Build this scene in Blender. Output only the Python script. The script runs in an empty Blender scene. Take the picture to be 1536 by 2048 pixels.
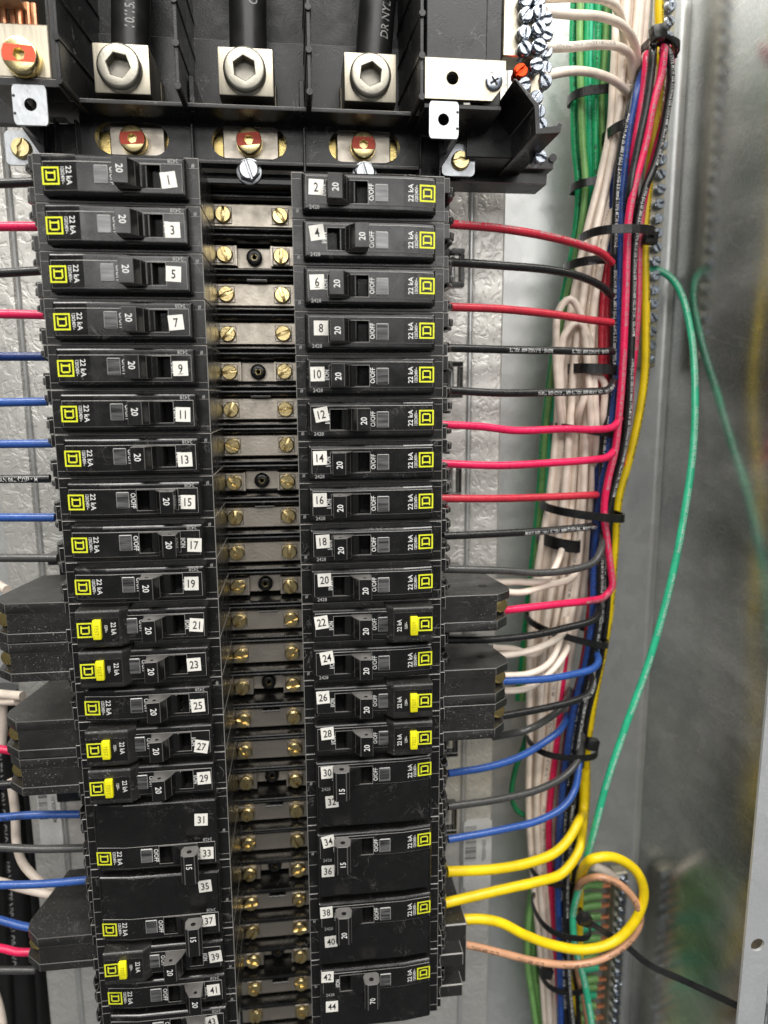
import bpy, bmesh, math, random
from mathutils import Vector, Matrix
random.seed(7)
S = 0.01                                   # all sizes below are in centimetres on the panel
sc = bpy.context.scene
C = sc.collection
PI = math.pi

# ------------------------------------------------------------------ camera
FPX = 1399.11
CAM = Vector((2.1975, 8.714, -31.3311))    # right, down, into the panel
_rv = Vector((0.1661, -0.1144, -0.0143))
RM = Matrix.Rotation(_rv.length, 3, _rv.normalized())
def W(u, v, w):                            # panel (right, down, out) in cm -> world metres
    return Vector((u, -w, -v)) * S
def at(x, y, w):                           # where the line of sight through photo point (x, y) meets depth w
    d = RM.transposed() @ Vector(((x - 768) / FPX, (y - 1024) / FPX, 1.0))
    t = (-w - CAM.z) / d.z
    q = CAM + t * d
    return (q.x, q.y, w)
def atW(x, y, w): return W(*at(x, y, w))
cam_d = bpy.data.cameras.new('camera')
cam = bpy.data.objects.new('camera', cam_d); C.objects.link(cam)
def _wd(r): return Vector((r[0], r[2], -r[1]))
_r, _d, _f = _wd(RM[0]), _wd(RM[1]), _wd(RM[2])
mw = Matrix((( _r.x, -_d.x, -_f.x, 0), (_r.y, -_d.y, -_f.y, 0), (_r.z, -_d.z, -_f.z, 0), (0, 0, 0, 1)))
mw.translation = W(CAM.x, CAM.y, -CAM.z)
cam.matrix_world = mw
cam_d.sensor_fit = 'VERTICAL'; cam_d.sensor_height = 24.0; cam_d.sensor_width = 18.0
cam_d.lens = FPX / 2048 * 24.0
cam_d.clip_start = 0.01; cam_d.clip_end = 50
cam_d.dof.use_dof = True; cam_d.dof.focus_distance = 0.325; cam_d.dof.aperture_fstop = 4.6
sc.camera = cam
sc.render.resolution_x = 768; sc.render.resolution_y = 1024

# ------------------------------------------------------------------ light
wd = bpy.data.worlds.new('World'); sc.world = wd; wd.use_nodes = True
bg = wd.node_tree.nodes['Background']; bg.inputs[0].default_value = (0.93, 0.96, 1.0, 1); bg.inputs[1].default_value = 0.13
def area(name, loc, target, sx, sy, power, col):
    l = bpy.data.lights.new(name, 'AREA'); l.shape = 'RECTANGLE'; l.size = sx; l.size_y = sy; l.energy = power; l.color = col
    o = bpy.data.objects.new(name, l); C.objects.link(o); o.location = loc
    o.rotation_euler = (Vector(target) - Vector(loc)).to_track_quat('-Z', 'Y').to_euler()
    return o
area('ceiling_or_fill_light', (-0.60, -0.50, 1.20), (0.0, 0.0, -0.15), 1.15, 0.40, 28, (1.0, 0.97, 0.92))
area('ceiling_or_fill_light', (0.76, -0.55, 1.20), (0.05, 0.0, -0.15), 1.15, 0.40, 28, (1.0, 0.97, 0.92))
area('ceiling_or_fill_light', (0.30, -2.0, 1.50), (0.03, 0.0, -0.12), 2.2, 0.9, 38, (1.0, 0.985, 0.96))
area('ceiling_or_fill_light', (0.10, -3.0, 0.62), (0.03, 0.0, -0.12), 2.6, 0.5, 22, (1.0, 0.985, 0.96))  # added low front fill lamp, gives the bus bars their sheen
sc.view_settings.view_transform = 'Standard'; sc.view_settings.look = 'None'
sc.view_settings.exposure = 0.0; sc.view_settings.gamma = 1.0

# ------------------------------------------------------------------ materials
def nd(t, k, **kw):
    n = t.nodes.new(k)
    for a, b in kw.items(): setattr(n, a, b)
    return n
def base(name):
    m = bpy.data.materials.new(name); m.use_nodes = True
    t = m.node_tree; b = t.nodes['Principled BSDF']
    return m, t, b
def coords(t, scale=(1, 1, 1), rnd=True):
    tc = nd(t, 'ShaderNodeTexCoord'); mp = nd(t, 'ShaderNodeMapping'); mp.inputs['Scale'].default_value = scale
    t.links.new(tc.outputs['Object'], mp.inputs['Vector'])
    if rnd:
        oi = nd(t, 'ShaderNodeObjectInfo'); cx = nd(t, 'ShaderNodeCombineXYZ')
        for i in range(3): t.links.new(oi.outputs['Random'], cx.inputs[i])
        vm = nd(t, 'ShaderNodeVectorMath', operation='SCALE'); vm.inputs['Scale'].default_value = 37.0
        t.links.new(cx.outputs[0], vm.inputs[0]); t.links.new(vm.outputs[0], mp.inputs['Location'])
    return mp.outputs[0]
def noise(t, vec, scale, detail=3, rough=.55):
    n = nd(t, 'ShaderNodeTexNoise'); n.inputs['Scale'].default_value = scale; n.inputs['Detail'].default_value = detail
    n.inputs['Roughness'].default_value = rough
    t.links.new(vec, n.inputs['Vector']); return n.outputs['Fac']
def ramp(t, fac, stops):
    r = nd(t, 'ShaderNodeValToRGB'); e = r.color_ramp.elements
    while len(e) < len(stops): e.new(0.5)
    for el, (p, c) in zip(e, stops):
        el.position = p; el.color = (c, c, c, 1) if not hasattr(c, '__len__') else (*c, 1)
    t.links.new(fac, r.inputs[0]); return r.outputs[0]
def mixc(t, fac, a, b):
    m = nd(t, 'ShaderNodeMix', data_type='RGBA')
    if isinstance(fac, float): m.inputs[0].default_value = fac
    else: t.links.new(fac, m.inputs[0])
    for s, i in ((a, 6), (b, 7)):
        if hasattr(s, '__len__'): m.inputs[i].default_value = (*s, 1)
        else: t.links.new(s, m.inputs[i])
    return m.outputs[2]
def bump(t, b, h, strength, dist):
    bp = nd(t, 'ShaderNodeBump'); bp.inputs['Strength'].default_value = strength; bp.inputs['Distance'].default_value = dist
    t.links.new(h, bp.inputs['Height']); t.links.new(bp.outputs[0], b.inputs['Normal'])
def plastic(name, col, rough=.35, grain=.15, dust=.06, dustcol=(.16, .155, .15), gscale=2200, spec=.5, scuff=0.0):
    m, t, b = base(name); v = coords(t)
    n1 = noise(t, v, 130, 5); n2 = noise(t, v, 1500, 2)
    c = mixc(t, ramp(t, n1, [(.3, 0.0), (.75, 1.0)]), tuple(x * .8 for x in col), tuple(min(1, x * 1.25) for x in col))
    if dust > 0:
        sp = ramp(t, n2, [(.66, 0.0), (.74, 1.0)]); lg = ramp(t, noise(t, v, 45, 3), [(.42, 0.0), (.7, dust * 6)])
        mm = nd(t, 'ShaderNodeMath', operation='MULTIPLY'); t.links.new(sp, mm.inputs[0]); t.links.new(lg, mm.inputs[1])
        mm.use_clamp = True
        c = mixc(t, mm.outputs[0], c, dustcol)
    if scuff > 0:
        sn = nd(t, 'ShaderNodeTexNoise'); sn.inputs['Scale'].default_value = 55; sn.inputs['Detail'].default_value = 4; sn.inputs['Distortion'].default_value = 3.0
        t.links.new(v, sn.inputs['Vector'])
        sl = ramp(t, sn.outputs['Fac'], [(.485, 0.0), (.5, 1.0), (.515, 0.0)]); sm = ramp(t, noise(t, v, 75, 2), [(.53, 0.0), (.66, scuff)])
        mu = nd(t, 'ShaderNodeMath', operation='MULTIPLY'); t.links.new(sl, mu.inputs[0]); t.links.new(sm, mu.inputs[1]); c = mixc(t, mu.outputs[0], c, (.30, .295, .28))
    t.links.new(c, b.inputs['Base Color'])
    t.links.new(ramp(t, n1, [(.25, max(.03, rough - .08)), (.8, rough + .14)]), b.inputs['Roughness'])
    b.inputs['Specular IOR Level'].default_value = spec
    if grain > 0: bump(t, b, noise(t, v, gscale, 2), grain, .0002)
    return m
def metal(name, col, rough=.3, var=.2, grain=.1, gscale=900, streak=(1, 1, 1), col2=None):
    m, t, b = base(name); v = coords(t, streak)
    n1 = noise(t, v, 160, 5); n2 = noise(t, v, gscale, 3)
    c2 = col2 or tuple(x * .55 for x in col)
    t.links.new(mixc(t, ramp(t, n1, [(.3, 0.0), (.7, 1.0)]), tuple(a * (1 - var) + d * var for a, d in zip(col, c2)), col), b.inputs['Base Color'])
    b.inputs['Metallic'].default_value = 1.0
    t.links.new(ramp(t, n1, [(.25, rough + .12), (.8, max(.04, rough - .06))]), b.inputs['Roughness'])
    if grain > 0: bump(t, b, n2, grain, .0003)
    return m
def galvanised(name, col, rough, spangle=.5, wrinkle=0.0, streakz=True, gr=.12, met=.6, smudge=0.0):
    m, t, b = base(name); v = coords(t, (1, 1, 1), False)
    vo = nd(t, 'ShaderNodeTexVoronoi', feature='F1'); vo.inputs['Scale'].default_value = 95
    wv = nd(t, 'ShaderNodeVectorMath', operation='ADD'); nz = nd(t, 'ShaderNodeTexNoise'); nz.inputs['Scale'].default_value = 60
    t.links.new(v, nz.inputs['Vector']); sv = nd(t, 'ShaderNodeVectorMath', operation='SCALE'); sv.inputs['Scale'].default_value = .022
    t.links.new(nz.outputs['Color'], sv.inputs[0]); t.links.new(v, wv.inputs[0]); t.links.new(sv.outputs[0], wv.inputs[1])
    t.links.new(wv.outputs[0], vo.inputs['Vector'])
    sx = nd(t, 'ShaderNodeSeparateColor'); t.links.new(vo.outputs['Color'], sx.inputs[0])
    vs = coords(t, (9, 9, .8) if streakz else (1, 1, 1), False)
    st = noise(t, vs, 120, 6, .65); bl = noise(t, v, 22, 5)
    f1 = ramp(t, sx.outputs[0], [(0, .5 - spangle * .5), (1, .5 + spangle * .5)])
    c = mixc(t, f1, tuple(x * .74 for x in col), col)
    c = mixc(t, ramp(t, st, [(.35, 0.35), (.65, 0.0)]), c, tuple(x * .6 for x in col))
    c = mixc(t, ramp(t, bl, [(.3, .4), (.6, 0.0)]), c, tuple(x * .68 for x in col))
    t.links.new(c, b.inputs['Base Color']); b.inputs['Metallic'].default_value = met
    rr = nd(t, 'ShaderNodeMath', operation='ADD'); t.links.new(ramp(t, st, [(.3, rough - rough * .3), (.7, rough + rough * .35)]), rr.inputs[0])
    t.links.new(ramp(t, sx.outputs[1], [(0, -.0), (1, rough * .25)]), rr.inputs[1]); t.links.new(rr.outputs[0], b.inputs['Roughness'])
    if wrinkle > 0:
        w1 = nd(t, 'ShaderNodeTexNoise'); w1.inputs['Scale'].default_value = 105; w1.inputs['Detail'].default_value = 5; w1.inputs['Distortion'].default_value = 2.2
        t.links.new(coords(t, (1.2, 1, .8), False), w1.inputs['Vector'])
        bump(t, b, ramp(t, w1.outputs['Fac'], [(.38, 0.0), (.52, 1.0)]), wrinkle, .0012)
    else: bump(t, b, st, gr, .0004)
    if smudge > 0:
        sm = noise(t, coords(t, (1, 1, .45), False), 14, 5, .55); fs = noise(t, v, 3200, 2)
        f_ = nd(t, 'ShaderNodeMath', operation='MULTIPLY'); t.links.new(ramp(t, sm, [(.42, 0.0), (.70, .9)]), f_.inputs[0]); t.links.new(ramp(t, fs, [(.4, .25), (.62, 1.0)]), f_.inputs[1])
        c = mixc(t, ramp(t, noise(t, coords(t, (1, .5, 1), False), 1300, 3, .7), [(.40, .55), (.56, 0.0)]), c, tuple(x * .42 for x in col))
        sc = nd(t, 'ShaderNodeTexNoise'); sc.inputs['Scale'].default_value = 26; sc.inputs['Detail'].default_value = 6; sc.inputs['Distortion'].default_value = 1.5; t.links.new(coords(t, (1, 1, .35), False), sc.inputs['Vector'])
        c = mixc(t, ramp(t, sc.outputs['Fac'], [(.495, 0.0), (.503, .35), (.511, 0.0)]), c, (.85, .86, .84))
        t.links.new(mixc(t, f_.outputs[0], c, (.86, .87, .84)), b.inputs['Base Color'])
        mt = nd(t, 'ShaderNodeMapRange'); mt.inputs['To Min'].default_value = met + .1; mt.inputs['To Max'].default_value = met - smudge
        t.links.new(f_.outputs[0], mt.inputs['Value']); t.links.new(mt.outputs[0], b.inputs['Metallic'])
    return m
def flat(name, col, rough=.6, spec=.4, metallic=0.0):
    m, t, b = base(name); v = coords(t); n = noise(t, v, 700, 3)
    t.links.new(mixc(t, ramp(t, n, [(.3, 0.0), (.7, 1.0)]), tuple(x * .86 for x in col), col), b.inputs['Base Color'])
    b.inputs['Roughness'].default_value = rough; b.inputs['Specular IOR Level'].default_value = spec; b.inputs['Metallic'].default_value = metallic
    return m
def insulation(name, col, rough=.3, spec=.5):
    m, t, b = base(name); v = coords(t); n = noise(t, v, 90, 4); n2 = noise(t, v, 420, 3)
    c = mixc(t, ramp(t, n, [(.3, 0.0), (.7, 1.0)]), tuple(x * .8 for x in col), tuple(min(1, x * 1.1) for x in col))
    c = mixc(t, ramp(t, n2, [(.62, 0.0), (.8, .10)]), c, tuple(x * .5 for x in col))
    t.links.new(c, b.inputs['Base Color']); t.links.new(ramp(t, n2, [(.3, rough - .05), (.75, rough + .16)]), b.inputs['Roughness'])
    b.inputs['Specular IOR Level'].default_value = spec
    bump(t, b, n2, .06, .0006)
    return m
M = {}
M['black'] = plastic('black_moulded_plastic', (.0075, .0073, .007), .24, .14, .06, scuff=.4)
M['face'] = plastic('black_face_plastic', (.0085, .0082, .008), .20, .10, .08, scuff=.2)
M['edge'] = flat('worn_edge_highlight', (.26, .25, .235), .4)  # edge wear, with the edge highlights put into the pale colour
M['edge_soft'] = flat('soft_edge_highlight', (.085, .082, .078), .4)  # fainter painted edge highlight for toggles, clamp fins and load cases
M['toggle'] = plastic('toggle_plastic', (.007, .0068, .0066), .18, .08, .05)
M['toggle_toplit'] = plastic('rough_toplit_toggle', (.11, .105, .10), .55, .8, .22, gscale=900)  # rough toggle ends, paler grey stands in for light from above
M['dark'] = flat('dark_recess', (.004, .004, .004), .5)
M['case'] = plastic('rough_case_plastic', (.018, .0175, .0165), .34, .7, .55, gscale=1300, scuff=.2, dustcol=(.30, .29, .27))
M['housing'] = plastic('housing_plastic', (.013, .013, .0135), .30, .25, .10, gscale=1400, scuff=.5)
M['housing_rough'] = plastic('housing_rough_plastic', (.009, .009, .0095), .42, .5, .2, gscale=1000, scuff=.3)
M['white_print'] = flat('white_print', (.72, .72, .70), .5)
M['grey_print'] = flat('grey_print', (.34, .34, .33), .5)
M['dark_print'] = flat('dark_print', (.02, .02, .02), .5)
M['logo'] = flat('yellow_print', (.72, .75, .03), .45)
M['test'] = plastic('yellow_button_plastic', (.80, .74, .012), .35, .1, 0)
M['test_ink'] = flat('button_emboss', (.42, .40, .01), .5)
M['paper'] = flat('white_sticker', (.80, .78, .72), .6)
M['ink'] = flat('black_ink', (.015, .014, .014), .5)
def glassy():
    m, t, b = base('clear_window_plastic'); v = coords(t, (60, 700, 60)); n = noise(t, v, 1.0, 2)
    t.links.new(ramp(t, n, [(.35, .02), (.65, .13)]), b.inputs['Base Color']); b.inputs['Roughness'].default_value = .16
    b.inputs['Specular IOR Level'].default_value = .8
    return m
M['window'] = glassy(); M['window_edge'] = flat('clear_edge_highlight', (.34, .34, .33), .25)  # window edges coloured pale to paint in their highlights
M['galv'] = galvanised('galvanised_back', (.80, .81, .80), .34, .45)
M['galv_wrinkle'] = galvanised('galvanised_wrinkled', (.86, .84, .785), .38, .45, .24)
M['galv_wall'] = galvanised('galvanised_side', (.60, .62, .61), .12, .30, gr=.20, met=.80, smudge=.35)
M['galv_flange'] = galvanised('galvanised_flange', (.83, .85, .86), .38, .12, gr=.18)
M['tin'] = metal('tin_plated_bar', (.62, .56, .475), .40, .4, .3, 700)
M['alu'] = metal('aluminium', (.53, .485, .39), .42, .3, .35, 500, (1, .15, 1))
M['alu_dark'] = metal('aluminium_socket', (.32, .30, .26), .45, .35, .2)
M['alu_screw'] = metal('aluminium_screw', (.47, .445, .375), .40, .35, .2)
M['strap'] = metal('plated_strap', (.56, .51, .40), .36, .25, .2)
M['zinc'] = metal('zinc_plate', (.54, .56, .58), .36, .3, .35, 400)
M['zinc_screw'] = metal('zinc_screw', (.46, .50, .56), .2, .45, .15)
M['brass'] = metal('brass', (.86, .66, .26), .24, .4, .15)
M['gold'] = metal('gold_zinc', (.90, .74, .38), .25, .35, .1)
M['gold_dim'] = metal('gold_zinc_screw', (.92, .73, .36), .26, .45, .2)
M['red_paint'] = flat('red_mark', (.80, .085, .03), .45)
M['orange'] = metal('orange_screw', (.85, .07, .02), .35, .2, .1)
M['copper'] = metal('copper', (.86, .42, .24), .3, .45, .1)
WC = {'white': (.87, .75, .635), 'green': (.012, .36, .13), 'dkgreen': (.010, .16, .06), 'ltgreen': (.20, .42, .13), 'mint': (.04, .50, .27), 'red': (.74, .017, .095), 'dkred': (.52, .028, .05),
      'blue': (.028, .092, .34), 'midblue': (.020, .065, .27), 'navy': (.012, .035, .16), 'black': (.014, .014, .014), 'grey': (.055, .055, .053), 'yellow': (.86, .62, .006), 'tan': (.60, .32, .185)}
for k, c in WC.items(): M['w_' + k] = insulation(k + '_insulation', c, .34 if k in ('white', 'yellow') else .27)
M['tie'] = plastic('black_nylon', (.011, .011, .011), .28, .1, .03)
M['label'] = flat('silver_label', (.62, .62, .60), .4)
M['cable'] = plastic('black_cable_jacket', (.014, .014, .014), .33, .2, .06)

# ------------------------------------------------------------------ helpers
def link(o): C.objects.link(o); return o
def mesh_of(bm, name, mats, ang=35, scale=S):
    if scale != 1: bmesh.ops.scale(bm, vec=(scale,) * 3, verts=bm.verts)
    bmesh.ops.recalc_face_normals(bm, faces=bm.faces)
    me = bpy.data.meshes.new(name); bm.to_mesh(me); bm.free()
    for m in (mats if isinstance(mats, (list, tuple)) else [mats]): me.materials.append(M[m] if isinstance(m, str) else m)
    for p in me.polygons: p.use_smooth = True
    me.set_sharp_from_angle(angle=math.radians(ang))
    return me
def tag(o, label=None, cat=None, group=None, kind=None):
    if label: o['label'] = label
    if cat: o['category'] = cat
    if group: o['group'] = group
    if kind: o['kind'] = kind
    return o
def thing(name, label, cat, uvw, theta=0.0, group=None):
    o = bpy.data.objects.new(name, None); link(o); o.empty_display_size = .005
    o.location = W(*uvw); o.rotation_euler = (PI / 2, -theta, 0)
    return tag(o, label, cat, group)
def thing_mesh(name, me, label, cat, uvw, theta=0.0, group=None, kind=None):
    o = bpy.data.objects.new(name, me); link(o); o.location = W(*uvw); o.rotation_euler = (PI / 2, -theta, 0)
    return tag(o, label, cat, group, kind)
def part(name, me, parent, loc=(0, 0, 0), rz=0.0, label=None):
    o = bpy.data.objects.new(name, me); link(o); o.parent = parent
    o.location = Vector(loc) * S; o.rotation_euler = (0, 0, rz)
    if label: o['label'] = label
    return o
def structure(name, me, uvw=(0, 0, 0)):
    return thing_mesh(name, me, None, None, uvw, kind='structure')
NB = bmesh.new
def _bev(bm, edges, bev, seg, emi):
    if bev > 0: bmesh.ops.bevel(bm, geom=list(edges), offset=bev, segments=seg, affect='EDGES', profile=.5, clamp_overlap=True, material=-1 if emi is None else emi)
def box(bm, a0, a1, b0, b1, c0, c1, bev=0, seg=1, mi=0, emi=None):
    vs = [bm.verts.new(p) for p in ((a0, b0, c0), (a1, b0, c0), (a1, b1, c0), (a0, b1, c0), (a0, b0, c1), (a1, b0, c1), (a1, b1, c1), (a0, b1, c1))]
    fs = [bm.faces.new([vs[i] for i in q]) for q in ((3, 2, 1, 0), (4, 5, 6, 7), (0, 1, 5, 4), (1, 2, 6, 5), (2, 3, 7, 6), (3, 0, 4, 7))]
    for f in fs: f.material_index = mi
    _bev(bm, {e for f in fs for e in f.edges}, bev, seg, emi)
def prism(bm, pts, axis, lo, hi, bev=0, seg=1, mi=0, emi=None, only=None):
    def p3(p, t): return (p[0], t, p[1]) if axis == 'b' else ((p[0], p[1], t) if axis == 'c' else (t, p[0], p[1]))
    A = [bm.verts.new(p3(p, lo)) for p in pts]; B = [bm.verts.new(p3(p, hi)) for p in pts]
    n = len(pts); fs = [bm.faces.new(A[::-1]), bm.faces.new(B)]
    for i in range(n): fs.append(bm.faces.new((A[i], A[(i + 1) % n], B[(i + 1) % n], B[i])))
    for f in fs: f.material_index = mi
    es = {e for f in fs for e in f.edges}
    if only: es = {e for e in es if only(e)}
    _bev(bm, es, bev, seg, emi)
def basis(axis):
    z = Vector(axis).normalized(); x = z.orthogonal().normalized(); return x, z.cross(x), z
def cyl(bm, p, axis, r, h, seg=20, r2=None, mi=0, bev=0):
    x, y, z = basis(axis); p = Vector(p); r2 = r if r2 is None else r2
    rings = [(0, r), (h, r2)]
    if bev > 0: rings = [(0, r), (h - bev, r2), (h - bev * .35, r2 - bev * .35), (h, r2 - bev)]
    R = [[bm.verts.new(p + z * t + (x * math.cos(2 * PI * i / seg) + y * math.sin(2 * PI * i / seg)) * rr) for i in range(seg)] for t, rr in rings]
    fs = [bm.faces.new(R[0][::-1]), bm.faces.new(R[-1])]
    for A, B in zip(R, R[1:]):
        for i in range(seg): fs.append(bm.faces.new((A[i], A[(i + 1) % seg], B[(i + 1) % seg], B[i])))
    for f in fs: f.material_index = mi
def ngon_pts(n, r, rot, m):                # m points along the outline of a regular n-gon
    c = [(r * math.cos(rot + 2 * PI * i / n), r * math.sin(rot + 2 * PI * i / n)) for i in range(n)]
    out = []
    for i in range(m):
        t = i / m * n; k = int(t); f = t - k; a, b = c[k % n], c[(k + 1) % n]
        out.append((a[0] * (1 - f) + b[0] * f, a[1] * (1 - f) + b[1] * f))
    return out
def socket(bm, p, r, h, rh, depth, n=6, rot=0.0, bev=.06, seg=36, ridges=0, mi=0, mi_in=0):   # head with a polygonal drive hole, axis c
    def ring(pts, z): return [bm.verts.new((p[0] + x, p[1] + y, p[2] + z)) for x, y in pts]
    circ = lambda rr: [(rr * math.cos(rot + 2 * PI * i / seg), rr * math.sin(rot + 2 * PI * i / seg)) for i in range(seg)]
    L = [ring(circ(r), 0)]
    for q in range(ridges):
        z = h * .78 * (q + .5) / ridges; L.append(ring(circ(r * (.92 if q % 2 else 1.0)), z))
    L += [ring(circ(r), h - bev), ring(circ(r - bev * .4), h - bev * .3), ring(circ(r - bev), h)]
    hx = ngon_pts(n, rh, rot, seg)
    L += [ring([(x * 1.08, y * 1.08) for x, y in hx], h), ring(hx, h - .04), ring(hx, h - depth)]
    for k, (A, B) in enumerate(zip(L, L[1:])):
        for i in range(seg):
            f = bm.faces.new((A[i], A[(i + 1) % seg], B[(i + 1) % seg], B[i])); f.material_index = mi_in if k >= len(L) - 2 else mi
    f = bm.faces.new(L[-1]); f.material_index = mi_in
    bm.faces.new(L[0][::-1])
def half_moons(bm, p, r, gap, h, rot, notch, seg=10, mi=0):       # slotted head with a square drive hole between the two halves
    x0, y0, z0 = p
    a0 = math.asin(gap / r)
    for s in (0, PI):
        pts = [(r * math.cos(a0 + (PI - 2 * a0) * i / seg), r * math.sin(a0 + (PI - 2 * a0) * i / seg)) for i in range(seg + 1)]
        if notch: pts += [(-notch, gap), (0, notch), (notch, gap)]
        q = []
        for x, y in pts:
            c, sn = math.cos(rot + s), math.sin(rot + s); q.append((x0 + x * c - y * sn, y0 + x * sn + y * c))
        prism(bm, q, 'c', z0, z0 + h, mi=mi, bev=min(.03, h * .3), only=lambda e: all(v.co.z > z0 + h * .9 for v in e.verts))
def oval_plate(bm, a0, a1, b0, b1, c0, c1, oa, ob, hw, hr, mi=0, n=40):    # plate with one stadium-shaped opening
    out, inn = [], []
    for i in range(n):
        t = 2 * PI * i / n; cx, sx = math.cos(t), math.sin(t)
        inn.append((oa + (hw - hr) * (1 if cx >= 0 else -1) + hr * cx if abs(cx) > 1e-6 else oa, ob + hr * sx))
        k = 1 / max(abs(cx) / ((a1 - a0) / 2), abs(sx) / ((b1 - b0) / 2)); out.append(((a0 + a1) / 2 + cx * k, (b0 + b1) / 2 + sx * k))
    for k, (x, y) in enumerate(((a0, b0), (a1, b0), (a1, b1), (a0, b1))):
        j = min(range(n), key=lambda i: (out[i][0] - x) ** 2 + (out[i][1] - y) ** 2); out[j] = (x, y)
    L = [[bm.verts.new((x, y, z)) for x, y in pts] for pts, z in ((inn, c0), (inn, c1), (out, c1), (out, c0))]
    for k in range(4):
        A, B = L[k], L[(k + 1) % 4]
        for i in range(n): bm.faces.new((A[i], A[(i + 1) % n], B[(i + 1) % n], B[i])).material_index = mi
_tc = {}
def text_data(s):                          # glyph polygons with unit cap height
    if s in _tc: return _tc[s]
    cu = bpy.data.curves.new('t', 'FONT'); cu.body = s; cu.size = 1.0; cu.resolution_u = 2; cu.offset = .012
    o = bpy.data.objects.new('t', cu); me = bpy.data.meshes.new_from_object(o)
    vs = [(v.co.x, v.co.y) for v in me.vertices]; fs = [tuple(p.vertices) for p in me.polygons]
    bpy.data.objects.remove(o); bpy.data.curves.remove(cu); bpy.data.meshes.remove(me)
    h = .70; x0 = min(v[0] for v in vs); x1 = max(v[0] for v in vs)
    _tc[s] = ([((x - x0) / h, y / h) for x, y in vs], fs, (x1 - x0) / h)
    return _tc[s]
def text_mesh(s, h, wsc, mat, name='printed_text', z=0.0, rz=0.0, cx=0, cy=0):
    vs, fs, wd_ = text_data(s); c, sn = math.cos(rz), math.sin(rz); out = []
    for x, y in vs:
        x, y = (x - wd_ / 2) * h * wsc, (y - .5) * h
        out.append(((cx + x * c - y * sn) * S, (cy + x * sn + y * c) * S, z * S))
    me = bpy.data.meshes.new(name); me.from_pydata(out, [], fs); me.materials.append(M[mat]); return me
def join_meshes(name, mlist, mats):        # several meshes into one
    bm = NB()
    for me, mi in mlist:
        n0 = len(bm.faces); bm.from_mesh(me); bm.faces.ensure_lookup_table()
        for f in bm.faces[n0:]: f.material_index = mi
    me = bpy.data.meshes.new(name); bm.to_mesh(me); bm.free()
    for m in mats: me.materials.append(M[m])
    return me
def cut(me_a, cutter_bm, mats):            # subtract a solid from a mesh
    cm = bpy.data.meshes.new('c'); bmesh.ops.scale(cutter_bm, vec=(S,) * 3, verts=cutter_bm.verts); bmesh.ops.recalc_face_normals(cutter_bm, faces=cutter_bm.faces); cutter_bm.to_mesh(cm); cutter_bm.free()
    a = bpy.data.objects.new('a', me_a); b = bpy.data.objects.new('b', cm); link(a); link(b)
    md = a.modifiers.new('x', 'BOOLEAN'); md.operation = 'DIFFERENCE'; md.solver = 'EXACT'; md.object = b
    dg = bpy.context.evaluated_depsgraph_get(); r = bpy.data.meshes.new_from_object(a.evaluated_get(dg))
    bpy.data.objects.remove(a); bpy.data.objects.remove(b); bpy.data.meshes.remove(cm)
    idx = [q.material_index for q in r.polygons]; r.materials.clear()
    for m in mats: r.materials.append(M[m])
    for q, i in zip(r.polygons, idx): q.material_index = min(i, len(mats) - 1)
    r.set_sharp_from_angle(angle=math.radians(5))
    return r
def smooth_path(P, step=.25 * S):
    P = [Vector(p) for p in P]; out = []
    Q = [P[0] * 2 - P[1]] + P + [P[-1] * 2 - P[-2]]
    for i in range(1, len(Q) - 2):
        p0, p1, p2, p3 = Q[i - 1:i + 3]
        d = lambda a, b: max(1e-6, (a - b).length ** .5)
        t1 = d(p0, p1); t2 = t1 + d(p1, p2); t3 = t2 + d(p2, p3)
        n = max(2, int((p2 - p1).length / step))
        for k in range(n):
            t = t1 + (t2 - t1) * k / n
            A1 = p0 * ((t1 - t) / t1) + p1 * (t / t1); A2 = p1 * ((t2 - t) / (t2 - t1)) + p2 * ((t - t1) / (t2 - t1)); A3 = p2 * ((t3 - t) / (t3 - t2)) + p3 * ((t - t2) / (t3 - t2))
            B1 = A1 * ((t2 - t) / t2) + A2 * (t / t2); B2 = A2 * ((t3 - t) / (t3 - t1)) + A3 * ((t - t1) / (t3 - t1))
            out.append(B1 * ((t2 - t) / (t2 - t1)) + B2 * ((t - t1) / (t2 - t1)))
    out.append(P[-1]); return out
OUT = Vector((0, -1, 0))                   # out of the panel, world
def tube_mesh(path, r, mat, name, seg=12, org=None):
    org = org or path[0]; n = len(path); vs = []; fs = []; nrm = None
    for i, p in enumerate(path):
        T = (path[min(n - 1, i + 1)] - path[max(0, i - 1)]).normalized()
        if nrm is None: nrm = T.orthogonal().normalized()
        nrm = (nrm - T * nrm.dot(T)).normalized(); bn = T.cross(nrm)
        for k in range(seg):
            a = 2 * PI * k / seg; vs.append(p - org + (nrm * math.cos(a) + bn * math.sin(a)) * r)
    for i in range(n - 1):
        for k in range(seg):
            fs.append((i * seg + k, i * seg + (k + 1) % seg, (i + 1) * seg + (k + 1) % seg, (i + 1) * seg + k))
    fs.append(tuple(range(seg))[::-1]); fs.append(tuple((n - 1) * seg + k for k in range(seg)))
    me = bpy.data.meshes.new(name); me.from_pydata(vs, [], fs); me.materials.append(M[mat] if isinstance(mat, str) else mat)
    for p in me.polygons: p.use_smooth = True
    me.set_sharp_from_angle(angle=math.radians(50)); return me
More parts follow.
